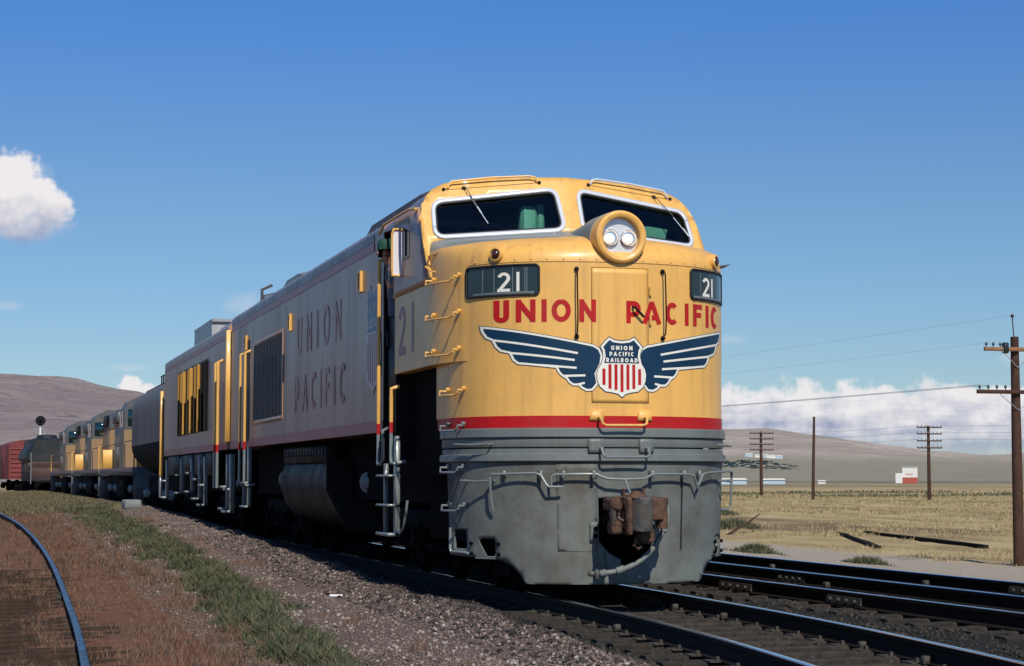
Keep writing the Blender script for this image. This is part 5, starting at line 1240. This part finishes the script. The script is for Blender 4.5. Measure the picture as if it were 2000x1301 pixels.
# ------------------------------------------------------------------ second unit of the turbine
b2 = empty('turbine_booster', (0, 27, 0), label='cabless second turbine unit with open yellow shutters and tall roof stack', cat='locomotive')
carbody(b2, 19.75, 33.4, 1.70, 1.85, 4.36, 4.70, 'shaded_yellow', 'roof_grey')
MB().box(-1.2, 1.2, 19.9, 33.2, .95, 1.86).build('underframe', 'iron_black', b2, smooth=False)
for sg in (-1, 1):
    f_ = lambda u, z, o, sg=sg: (sg*(1.704+o), u, z)
    m = MB(); ribbon(m, [(19.8, 4.22), (33.3, 4.22)], .12, f_, .004, 1.0); m.build('side_stripe', 'shaded_red', b2)
    m = MB(); ribbon(m, [(19.8, 1.93), (33.3, 1.93)], .15, f_, .004, 1.0); m.build('side_stripe', 'shaded_red', b2)
    xa, xb = sorted((sg*1.66, sg*1.79)); MB().bbox(xa, xb, 19.42, 19.50, 2.0, 4.30, .01).build('end_post', 'yellow_paint', b2)
    x0, x1 = sorted((sg*1.701, sg*1.712))
    for y0, y1 in ((23.3, 25.1), (25.3, 29.7)): MB().box(x0, x1, y0, y1, 2.32, 3.95).build('opening_panel', 'black_paint', b2, smooth=False)  # flat black panels on the closed wall paint the shade of openings
    for k, yy in enumerate((23.45, 24.2, 24.8, 25.6, 26.3, 27.1, 27.9, 28.7, 29.4)):
        sh_ = MB(); w = (.07, .05, .075, .055, .09, .05, .085, .06, .05)[k]
        sh_.prism([(sg*1.71, yy), (sg*1.71, yy+.05), (sg*(1.71+w), yy-.04), (sg*(1.71+w), yy-.09)], 'z', 2.33, 3.90)
        s2 = sh_.build('shutter', 'yellow_paint' if k > 1 else 'louvre', b2, smooth=False)
        for z in (2.5, 3.05, 3.6): MB().bbox(sg*1.70, sg*(1.71+w*.8), yy+.06, yy+.11, z, z+.10, .01).build('shutter_hinge', 'iron_black', s2)
    for yy in (20.6, 21.05):
        X = sg*1.80
        hr_ = MB().tube([(sg*1.70, yy, 3.75), (X, yy, 3.70), (X, yy, 1.96)], .035, 8).build('side_handrail', 'yellow_paint', b2)
        MB().cyl((X, yy, 1.96), (X, yy, 1.80), .036, None, 8).build('red_band', 'red_paint', hr_)
        MB().cyl((X, yy, 1.80), (X, yy, 1.05), .034, None, 8).build('handrail_foot', 'handrail_grey', hr_)
    for yy, zb in ((19.35, .55), (19.9, .60), (23.9, .62), (25.0, .75), (26.6, .9), (29.0, .85), (32.8, .7)):
        xa, xb = sorted((sg*1.60, sg*1.70)); MB().bbox(xa, xb, yy-.06, yy+.06, zb, 1.75, .015).bbox(xa-.12, xb, yy-.06, yy+.40, zb, zb+.05, .01).bbox(xa-.1, xb, yy-.05, yy+.3, zb+.45, zb+.5, .01).build('step_ladder', 'handrail_grey', b2)
    xa, xb = sorted((sg*1.45, sg*1.66))
    for y0, y1 in ((22.2, 24.0), (24.3, 26.2), (26.5, 29.2), (29.5, 32.6)): MB().bbox(xa, xb, y0, y1, 1.32, 1.84, .03).build('equipment_box', 'tank_teal', b2)
    for yy in (21.8, 25.6, 30.5): MB().lathe((sg*1.12, yy, 1.15), (sg*.75, -.66, 0), [(-.2, .07), (-.06, .075), (-.05, .13), (.0, .14), (.03, .13), (.04, .08), (.10, .06), (.11, .03)], 14).build('brake_cylinder', 'handrail_grey', b2)
stk = MB().loft([[(-1.25, y0, z), (1.25, y0, z), (1.25, y1, z), (-1.25, y1, z)] for z, y0, y1 in ((4.45, 26.4, 30.3), (5.04, 26.5, 30.2), (5.05, 26.42, 30.28), (5.12, 26.42, 30.28))]).build('exhaust_stack', 'stack_grey', b2, smooth=False) if M('stack_grey', (.30, .31, .31), .5, coat=.2, var=.15, vs=1, dirt=(.1,.09,.08), damt=.5, streak=True) else None
for y0, y1 in ((19.9, 21.9), (22.6, 25.4)): MB().bbox(-1.2, 1.2, y0, y1, 4.50, 4.80, .06).build('roof_hatch', 'roof_grey', b2)
truck(b2, 22.6-27, 3, 3.9); truck(b2, 30.4-27, 3, 3.9)

# ------------------------------------------------------------------ fuel tender
td = empty('fuel_tender', (0, 40, 0), label='rounded grey fuel tender with black belly behind the turbine', cat='tender')
pr = [(math.sin(R(a))*1.66, 2.55+math.cos(R(a))*1.42) for a in range(-180, 180, 12)]
top = MB(); low = MB()
ups = [(-1.68, 2.3), (-1.68, 2.7), (-1.68, 3.2), (-1.67, 3.6), (-1.62, 3.85), (-1.45, 4.0), (-.8, 4.06), (.8, 4.06), (1.45, 4.0), (1.62, 3.85), (1.67, 3.6), (1.68, 3.2), (1.68, 2.7), (1.68, 2.3)]
MB().loft([[(x, y, z) for x, z in ups] for y in (34.4, 38, 41.5, 45.0)], closed=False).build('tank_side', 'tender_side', td)
dns = [(math.cos(R(a))*1.68, 2.3-math.sin(R(a))*1.05) for a in range(0, 181, 10)]
MB().loft([[(x, y, z) for x, z in dns] for y in (34.4, 38, 41.5, 45.0)], closed=False).build('tank_belly', 'oil_black', td)  # lower half darker than the tank side
allp = ups+dns[1:-1]
for yy in (34.4, 45.0): MB().add([(x, yy, z) for x, z in allp], [tuple(range(len(allp)))]).build('tank_end', 'tender_side', td, smooth=False)
MB().bbox(-1.25, 1.25, 34.6, 44.9, 3.75, 4.16, .04).build('top_walkway', 'oil_black', td)
for sg in (-1, 1):
    for k in range(10): MB().tube([(sg*1.2, 34.8+k*.55, 4.15), (sg*1.2, 34.8+k*.55, 4.42)], .02, 6).build('rail_post', 'oil_black', td)
    MB().tube([(sg*1.2, 34.7, 4.42), (sg*1.2, 40.0, 4.40)], .02, 6).build('top_rail', 'oil_black', td)
    xa, xb = sorted((sg*1.64, sg*1.735)); MB().bbox(xa, xb, 34.30, 34.40, 1.3, 3.7, .02).build('corner_post', 'yellow_paint', td)
    MB().bbox(xa, xb, 34.30, 34.42, .7, 1.29, .02).build('corner_step', 'handrail_grey', td)
MB().box(-1.1, 1.1, 34.5, 44.9, .9, 1.3).build('underframe', 'iron_black', td, smooth=False)
truck(td, 36.6-40, 3, 3.0); truck(td, 42.8-40, 3, 3.0)
for yy in (35.6, 37.4, 43.5):
    MB().lathe((-1.25, yy, .75), (-.75, -.66, 0), [(-.1, .14), (.05, .15), (.08, .12), (.1, .03)], 12).build('journal_lid', 'handrail_grey', td)

# ------------------------------------------------------------------ diesel units behind
M('diesel_yellow', (.30, .175, .070), .5, coat=.2, var=.2, vs=.8, dirt=(.22, .17, .12), damt=.7, ds=.7, streak=True, crough=.2)
M('diesel_grey', (.085, .09, .092), .55, coat=.15, var=.2, vs=1, dirt=(.06, .055, .05), damt=.6, crough=.25)
def diesel():
    d = empty('diesel_locomotive', (0, 0, 0), cat='locomotive', group='diesel units coupled behind the tender')
    m = MB(); m.bbox(-1.55, 1.55, .1, 16.9, 1.35, 1.62, .03); m.build('sill', 'diesel_grey', d, local=True)
    m = MB(); ribbon(m, [(.12, 1.56), (16.88, 1.56)], .07, lambda u, z, o: (-1.553-o, u, z), .002, 2); m.build('sill_stripe', 'shaded_red', d, local=True) if False else None
    for sg in (-1, 1): MB().box(*sorted((sg*1.551, sg*1.556)), .15, 16.85, 1.52, 1.60).build('sill_stripe', 'shaded_red', d, local=True, smooth=False)
    hood = [(-1.0, 1.62), (-1.0, 3.45), (1.0, 3.45), (1.0, 1.62)]
    MB().loft([[(x, .9, z) for x, z in hood], [(x, 16.3, z) for x, z in hood]]).build('hood', 'diesel_yellow', d, smooth=False, local=True)
    pr = [(-1.02, 3.45), (-1.02, 3.85), (-.9, 4.05), (-.5, 4.16), (.5, 4.16), (.9, 4.05), (1.02, 3.85), (1.02, 3.45)]
    MB().loft([[(x, .85, z-.06) for x, z in pr], [(x, 1.1, z) for x, z in pr], [(x, 16.1, z) for x, z in pr], [(x, 16.35, z-.06) for x, z in pr]]).build('hood_roof', 'diesel_grey', d, local=True, angle=30)
    for sg in (-1, 1):
        MB().box(*sorted((sg*1.0, sg*1.012)), .95, 16.25, 3.38, 3.46).build('hood_stripe', 'red_paint', d, local=True, smooth=False)
        for k in range(16):
            if 4 <= k < 7: continue
            y = 1.1+k*.93; MB().bbox(*sorted((sg*1.0, sg*1.03)), y, y+.86, 1.75, 3.3, .01).build('hood_door', 'diesel_yellow', d, local=True)
    cabp = [(-1.52, 1.62), (-1.52, 3.75), (-1.35, 4.05), (-.8, 4.32), (.8, 4.32), (1.35, 4.05), (1.52, 3.75), (1.52, 1.62)]
    c = MB().loft([[(x, 4.4, z) for x, z in cabp], [(x, 6.6, z) for x, z in cabp]]).build('cab', 'diesel_grey', d, local=True, angle=30)
    MB().box(-1.53, 1.53, 4.385, 6.61, 1.63, 3.0).build('cab_lower', 'diesel_yellow', d, local=True, smooth=False)
    for sg in (-1, 1):
        for y0 in (4.65, 5.6): MB().box(*sorted((sg*1.53, sg*1.545)), y0, y0+.75, 3.1, 3.7).build('cab_window', 'pane', c, local=True, smooth=False)
        MB().bbox(*sorted((sg*.55, sg*1.4)), 4.36, 4.4, 3.15, 3.75, .01).build('front_window', 'pane', c, local=True)
        MB().bbox(*sorted((sg*1.02, sg*1.10)), 1.4, 3.2, 3.5, 3.98, .03).build('radiator_shutter', 'black_paint', d, local=True)
        MB().bbox(*sorted((sg*1.02, sg*1.18)), 12.6, 15.2, 3.5, 3.95, .04).build('air_tank', 'diesel_grey', d, local=True)
        MB().bbox(*sorted((sg*1.05, sg*1.5)), 6.65, 9.3, 1.62, 2.45, .03).build('battery_box', 'diesel_yellow', d, local=True)
        for y0 in (.18, 16.5):
            MB().bbox(*sorted((sg*1.0, sg*1.52)), y0, y0+.08, .45, 1.34, .01).bbox(*sorted((sg*1.0, sg*1.52)), y0, y0+.35, .45, .5, .01).build('step_ladder', 'diesel_grey', d, local=True)
            MB().tube([(sg*1.5, y0+.1, 1.6), (sg*1.5, y0+.1, 2.6)], .03, 6).build('corner_post', 'yellow_paint', d, local=True)
        MB().tube([(sg*1.5, .28, 2.55), (sg*1.5, 4.3, 2.55)], .02, 6).build('walkway_rail', 'diesel_grey', d, local=True); MB().tube([(sg*1.5, 6.7, 2.55), (sg*1.5, 16.6, 2.55)], .02, 6).build('walkway_rail', 'diesel_grey', d, local=True)
    MB().bbox(-1.35, 1.35, .12, .22, 1.62, 2.45, .01).build('end_plate', 'yellow_paint', d, local=True)
    for y in (2.2, 3.6, 12.2, 14.0): MB().lathe((0, y, 4.12), (0, 0, 1), [(0, .55), (.14, .55), (.16, .4), (.17, .02)], 20).build('roof_fan', 'diesel_grey', d, local=True)
    MB().bbox(-.25, .25, 8.2, 9.6, 4.1, 4.42, .04).build('exhaust_stack', 'black_paint', d, local=True)
    MB().bbox(-1.3, 1.3, 6.2, 10.8, .42, 1.3, .12).build('fuel_tank', 'iron_black', d, local=True)
    MB().bbox(-1.45, 1.45, .02, .12, .25, 1.6, .02).build('pilot', 'diesel_grey', d, local=True)
    for y in (3.4, 13.6): truck(d, y, 2, 2.75)
    for sg in (-1, 1):
        for y in (2.0, 4.8, 12.2, 15.0): MB().lathe((sg*1.2, y, .85), (sg*.8, -.6, 0), [(-.05, .14), (.05, .15), (.08, .12), (.1, .03)], 10).build('journal_lid', 'handrail_grey', d, local=True)
    return d
def on_curve(o, y):
    d = (float(cxl(y+9))-float(cxl(y+.1)))/8.9; o.location = (float(cxl(y)), y, 0); o.rotation_euler = (0, 0, -math.atan(d))
d1 = diesel()
labs = ['yellow and grey diesel unit coupled directly behind the round tender', 'middle one of the three yellow and grey diesel units', 'last yellow and grey diesel unit ahead of the dark domed car']
for k, y in enumerate((45.9, 63.3, 80.7)):
    o = d1 if k == 0 else copy_tree(d1); on_curve(o, y); o['label'] = labs[k]
# low flat car, dark domed bin car, red box car
fc = empty('flat_car', label='low empty flat car hidden behind the diesel units', cat='freight car')
MB().bbox(-1.45, 1.45, 0, 14.5, .95, 1.2, .03).build('deck', 'car_brown', fc, local=True); MB().box(-.5, .5, .2, 14.3, .7, .94).build('center_sill', 'iron_black', fc, local=True, smooth=False)
truck(fc, 2.0, 2, 1.7); truck(fc, 12.5, 2, 1.7); on_curve(fc, 98.2)
dc = empty('tank_car', label='dark bulging tank with flat dome on a brown car body', cat='freight car')
sec = [(1.25,1.2),(1.35,2.35),(1.62,2.6),(1.55,3.0),(1.22,3.5),(1.18,3.95),(.9,4.05)]
pr = [(-x, z) for x, z in sec[1:]]+[(x, z) for x, z in reversed(sec[1:])]
MB().loft([[(x*k, y, 2.35+(z-2.35)*kz) for x, z in pr] for y, k, kz in ((.5,.92,.9),(.9,1,1),(8.6,1,1),(9.2,.9,.85))]).build('tank', 'tank_dark', dc, local=True, angle=30)
MB().lathe((0, 3.0, 4.0), (0,0,1), [(0,.75),(.25,.72),(.30,.6),(.34,.1)], 20).build('dome', 'tank_dark', dc, local=True)
MB().bbox(-1.3, 1.3, .3, 9.4, 1.0, 2.34, .05).build('car_body', 'car_brown', dc, local=True)
MB().bbox(-1.5, 1.5, .3, 1.6, 1.9, 2.3, .03).build('platform', 'car_brown', dc, local=True)
for sg in (-1, 1): MB().tube([(sg*1.3, .2, .8), (sg*1.3, .2, 3.0)], .04, 6).build('grab_post', 'handrail_grey', dc, local=True)
truck(dc, 2.0, 2, 1.7); truck(dc, 7.8, 2, 1.7); on_curve(dc, 117)
bc = empty('box_car', label='red box car at the far left end of the train', cat='freight car')
bp2 = [(-1.5, 1.1), (-1.5, 3.9), (-.8, 4.2), (0, 4.3), (.8, 4.2), (1.5, 3.9), (1.5, 1.1)]
MB().loft([[(x, y, z) for x, z in bp2] for y in (0, 12.4)]).build('body', 'boxcar_red', bc, local=True, smooth=False)
for k in range(9): MB().bbox(-1.53, -1.5, .3+k*1.45, .42+k*1.45, 1.15, 3.85, .01).build('rib', 'boxcar_red', bc, local=True)
for k in range(7): MB().bbox(-1.4, 1.4, -.05, 0, 1.3+k*.36, 1.42+k*.36, .02).build('end_rib', 'boxcar_red', bc, local=True)
MB().bbox(-1.56, -1.5, 5.0, 7.4, 1.2, 3.8, .02).build('sliding_door', 'boxcar_red', bc, local=True)
truck(bc, 2.0, 2, 1.7); truck(bc, 10.4, 2, 1.7); on_curve(bc, 136)
# signal mast
sg_ = empty('signal_mast', (.3, 205, -.1), label='white signal mast with a round black target against the hill', cat='signal')
MB().cyl((0,0,0), (0,0,7.6), .14, .11, 10).build('mast', 'signal_white', sg_, local=True)
MB().lathe((0,-.25,7.9), (0,1,0), [(0,.10),(0,.58),(.06,.58),(.06,.1)], 24).build('target', 'black_paint', sg_, local=True)
MB().lathe((0,-.25,7.9), (0,-1,0), [(0,.16),(.35,.18),(.36,.14),(.1,.12)], 14).build('hood', 'black_paint', sg_, local=True)
MB().tube([(0,0,5.6),(.5,0,6.4)], .05, 6).build('ladder_brace', 'signal_white', sg_, local=True)

# ------------------------------------------------------------------ telegraph line and small things at right
def pole(name, x, y, h, r, arms, label, matarm='pole_wood', pins=4, lean=0.0):
    z0 = float(gz(x, y))
    p = empty(name, (x, y, z0), label=label, cat='pole')
    MB().tube([(0,0,-.3), (lean*.5,0,h*.5), (lean,0,h)], [r, r*.9, r*.72], 10).build('post', 'pole_wood', p, local=True)
    for k, (z, hl, mt) in enumerate(arms):
        a = MB().bbox(lean-hl, lean+hl, -r*.8-.10, -r*.8+.0, z-.06, z+.06, .01).build('crossarm', mt, p, local=True)
        for sgn in (-1, 1):
            for q in range(pins):
                xx = lean+sgn*hl*(.32+.62*q/(pins-1) if pins > 1 else .8)
                MB().lathe((xx, -r*.8-.05, z+.06), (0,0,1), [(0,.015),(.05,.015),(.055,.04),(.10,.045),(.13,.03),(.15,.005)], 8).build('insulator', 'insulator', a, local=True)
            MB().tube([(lean+sgn*hl*.5, -r*.8-.11, z-.05), (lean, -r*.9, z-.55)], .012, 6).build('brace', 'wire', a, local=True)
    return p
PA = pole('telegraph_pole', 23.78, 31.5, 6.95, .17, [(6.55, 1.15, 'arm_wood'), (5.25, 1.42, 'pole_wood')], 'tall brown pole with a pale crossarm at the right picture edge', pins=4)
MB().tube([(-.02,0,6.9), (-.06,0,7.55)], .02, 6).lathe((-.06,0,7.55), (0,0,1), [(0,.05),(.06,.055),(.1,.01)], 8).build('top_pin', 'pole_wood', PA, local=True)
MB().bbox(-.52, -.36, -.30, -.1, 6.42, 6.75, .03).build('cutout', 'insulator', PA, local=True)
PB = pole('telegraph_pole', 77.6, 174.4, 7.25, .20, [(7.05,1.45,'pole_wood'),(6.42,1.45,'pole_wood'),(5.82,1.45,'pole_wood'),(5.2,1.45,'pole_wood')], 'four armed telegraph pole nearest the locomotive', pins=3)
PC = pole('utility_pole', 70.9, 146.7, 8.0, .16, [], 'bare slightly leaning pole without crossarms', lean=.22)
PD = pole('telegraph_pole', 78.0, 136.8, 6.9, .18, [(6.75,1.28,'pole_wood'),(6.15,1.28,'pole_wood'),(5.5,1.28,'pole_wood'),(4.85,1.28,'pole_wood')], 'four armed telegraph pole right of the white and red panel', pins=3)
def wire(a, b, sag, r=.012, lab=''):
    a, b = Vector(a), Vector(b); pts = [a+(b-a)*t-Vector((0,0,sag*4*t*(1-t))) for t in [i/16 for i in range(17)]]
    o = MB().tube(pts, r, 4).build('wire', 'wire'); return tag(o, lab, 'wire', 'overhead wires')
za = float(gz(23.78, 31.5)); zB = float(gz(77.6, 174.4)); zD = float(gz(78, 136.8))
fl = (-40, 180)                                         # the near line runs off behind the locomotive
wire((23.7, 31.4, za+7.6), (-2, 176, 7.6), 1.2, .003, 'thin top wire running from the edge pole behind the locomotive')
wire((22.9, 31.4, za+6.75), (-3.2, 176, 6.8), 1.0, .003, 'thin wire from the pale crossarm toward the locomotive')
for k, xx in enumerate((-1.33, -.95)): wire((23.78+xx, 31.4, za+5.45), (-2+xx*2, 176, 5.7+.1*k), .9, .008, 'dark wire from the lower crossarm across the clouds' if k == 0 else 'inner wire from the lower crossarm across the clouds')
for k, z in enumerate((6.9, 6.3, 5.65)): wire((78.0-1.1, 136.7, zD+z), (77.6-1.2, 174.3, zB+z+.25), .25, .012, ['uppermost','second','third'][k]+' wire between the two four armed poles')
for k, z in enumerate((6.9, 6.3, 5.65)): wire((78.0+1.1, 136.7, zD+z), (140, -20, zD+z+.3), 1.0, .012, ['uppermost','second','third'][k]+' wire running right from the four armed pole')
for k, z in enumerate((7.2, 5.5)): wire((77.6-1.2, 174.3, zB+z), (60, 330, zB+z), .8, .012, ['upper','lower'][k]+' wire running left behind the locomotive')
# white and red stepped panel building
hx, hy = 287.7, 538.3; hz = float(gz(hx, hy))
hb = empty('roadside_building', (hx, hy, hz), -.48, 'white stepped building with a red lower wall in the far field', 'building')
MB().box(-1.2, 3.7, 0, 4, 2.1, 5.4).build('upper_wall', 'hut_white', hb, local=True, smooth=False)
MB().box(-3.4, -1.2, -.3, 3.6, .2, 3.5).build('side_wall', 'hut_white', hb, local=True, smooth=False)
MB().box(-1.19, 3.68, -.25, 3.7, .1, 2.1).build('lower_wall', 'hut_red', hb, local=True, smooth=False)
MB().box(-.2, 2.3, -.06, -.01, 2.9, 3.4).build('sign_panel', 'hut_red2', hb, local=True, smooth=False) if M('hut_red2', (.60, .40, .33), .7) else None
MB().box(-1.3, 3.8, -.2, 4.2, 5.4, 5.55).build('roof', 'hut_white', hb, local=True, smooth=False)
from mathutils.bvhtree import BVHTree
_bv = BVHTree.FromPolygons([tuple(map(float, v)) for v in HILLS[1][0]], [tuple(map(int, f)) for f in HILLS[1][1]])
def hill_z(x, y):
    h = _bv.ray_cast(Vector((x, y, 900)), Vector((0, 0, -1))); return max(h[0].z if h[0] is not None else -1.2, float(gz(x, y)))
def at_distance(px, d):
    a = px2az(px); return -6.665+math.sin(a)*d, -19.05+math.cos(a)*d
def ridge_distance(px, py):                            # how far out the slope lies along one bearing
    for d in range(1120, 3400, 10):
        x, y = at_distance(px, d)
        if 1.28+(931-py)/3645*d <= hill_z(x, y): return d
    return 1500
def far_shed(px, py, w, h, mat, dist, label, name='far_shed'):
    a = px2az(px)
    if dist is None: dist = ridge_distance(px, py)
    x, y = at_distance(px, dist); zz = hill_z(x, y)
    s = empty(name, (x, y, zz), -a, label, 'building')
    MB().box(-w/2, w/2, 0, w*.35, -2.5, h*.7).build('wall', mat, s, local=True, smooth=False)
    MB().prism([(-w/2-.3, h*.7), (w/2+.3, h*.7), (w/2*.9, h), (-w/2*.9, h)], 'y', -.3, w*.35+.3).build('roof', 'hut_white', s, local=True, smooth=False)
far_shed(1432, 946, 7.5, 1.9, 'shed_blue', 560, 'long pale blue shed just right of the locomotive')
far_shed(1510, 944, 7.0, 1.8, 'shed_blue', 600, 'pale blue shed between the first two poles')
far_shed(1603, 943, 2.4, 1.2, 'hut_white', 620, 'tiny white hut right of the bare pole')
for k, (px, py, w) in enumerate(((1462, 890, 10), (1480, 892, 9), (1494, 892, 7), (1505, 893, 12), (1521, 894, 9))):
    far_shed(px, py+2, w*.7, 3.2, 'hut_white' if k % 2 else 'shed_blue', None, ['leftmost','second','third','fourth','rightmost'][k]+' of the pale houses at the foot of the far ridge', 'house')
# dark clumps standing in for a cloud shadow below the houses (reads as one mass)
tv = []; tf = []; DT = ridge_distance(1460, 906)
for k in range(190):
    t = (k+rng.uniform(-2, 2))/190; t = min(1, max(0, t))
    if math.sin(k*.9)+math.sin(k*.37) < -1.1: continue
    a = px2az(1395+170*t**.9); d = DT+rng.uniform(-90, 90); hgt = 2.0*(1-t)**.7*rng.uniform(.3, 1.25)+.4; w = rng.uniform(.9, 3.4)
    x, y = at_distance(1395+170*t**.9, d); z = hill_z(x, y)-.5
    o = len(tv); n_ = 7
    for zz, kk_ in ((0, .7), (.35, 1.0), (.75, .75), (1.0, .15)):
        for i in range(n_): q = 2*math.pi*i/n_; tv.append((x+math.cos(q)*w*kk_*rng.uniform(.7, 1.2), y+math.sin(q)*w*kk_, z+hgt*zz*rng.uniform(.9, 1.1)))
    for r_ in range(3):
        for i in range(n_): tf.append((o+r_*n_+i, o+r_*n_+(i+1) % n_, o+(r_+1)*n_+(i+1) % n_, o+(r_+1)*n_+i))
M('shadow_band_dark', (.014, .030, .035), .9, var=.4, vs=.1)
tag(sheet_mesh('shadow_band', np.array(tv), np.array(tf), 'shadow_band_dark', smooth=False), 'dark far-off clumps standing in for a cloud shadow below the pale houses', 'trees', kind='stuff')
# old timbers lying in the grass, a leaning stick and a concrete block
for (a, b, lab) in (((32.06, 60.85), (25.82, 44.75), 'thin dark timber lying in the dry grass, the left one'), ((33.85, 61.8), (29.69, 43.65), 'long dark timber lying in the dry grass, the right one')):
    va, vb = Vector((*a, float(gz(*a))+.06)), Vector((*b, float(gz(*b))+.06)); t = (vb-va); n_ = Vector((-t.y, t.x, 0)).normalized()*.13
    m = MB(); k = 7; rings = []
    for i in range(k+1):
        c = va+t*(i/k); j = random.uniform(-.02, .02); rings.append([c-n_*(1+j*4)+Vector((0,0,-.1)), c+n_+Vector((0,0,-.1)), c+n_*.95+Vector((0,0,.06+j)), c-n_*.95+Vector((0,0,.06-j))])
    tag(m.loft(rings).build('timber', 'timber_dark', smooth=False), lab, 'timber', 'old timbers in the grass')
z0 = float(gz(26.8, 61.7)); tag(MB().tube([(26.8, 61.7, z0), (28.4, 63, z0+.55), (29.4, 64, z0+.9)], [.07, .06, .03], 6).build('fallen_branch', 'pole_wood'), 'bent brown branch lying in the dry grass beside the locomotive', 'branch')
z0 = float(gz(-2.2, 38)); tag(MB().bbox(-2.45, -1.95, 37.4, 38.6, z0-.05, z0+.24, .04).build('concrete_block', 'hut_grey'), 'low grey concrete block on the gravel near the tender', 'block') if M('hut_grey', (.20, .22, .22), .9, var=.2) else None
z0 = float(gz(-2.55, 3.0)); tag(MB().bbox(-2.62, -2.46, 2.95, 3.02, z0, z0+.03, .01).build('wood_chip', 'hut_white'), 'small white scrap of wood on the gravel', 'scrap')
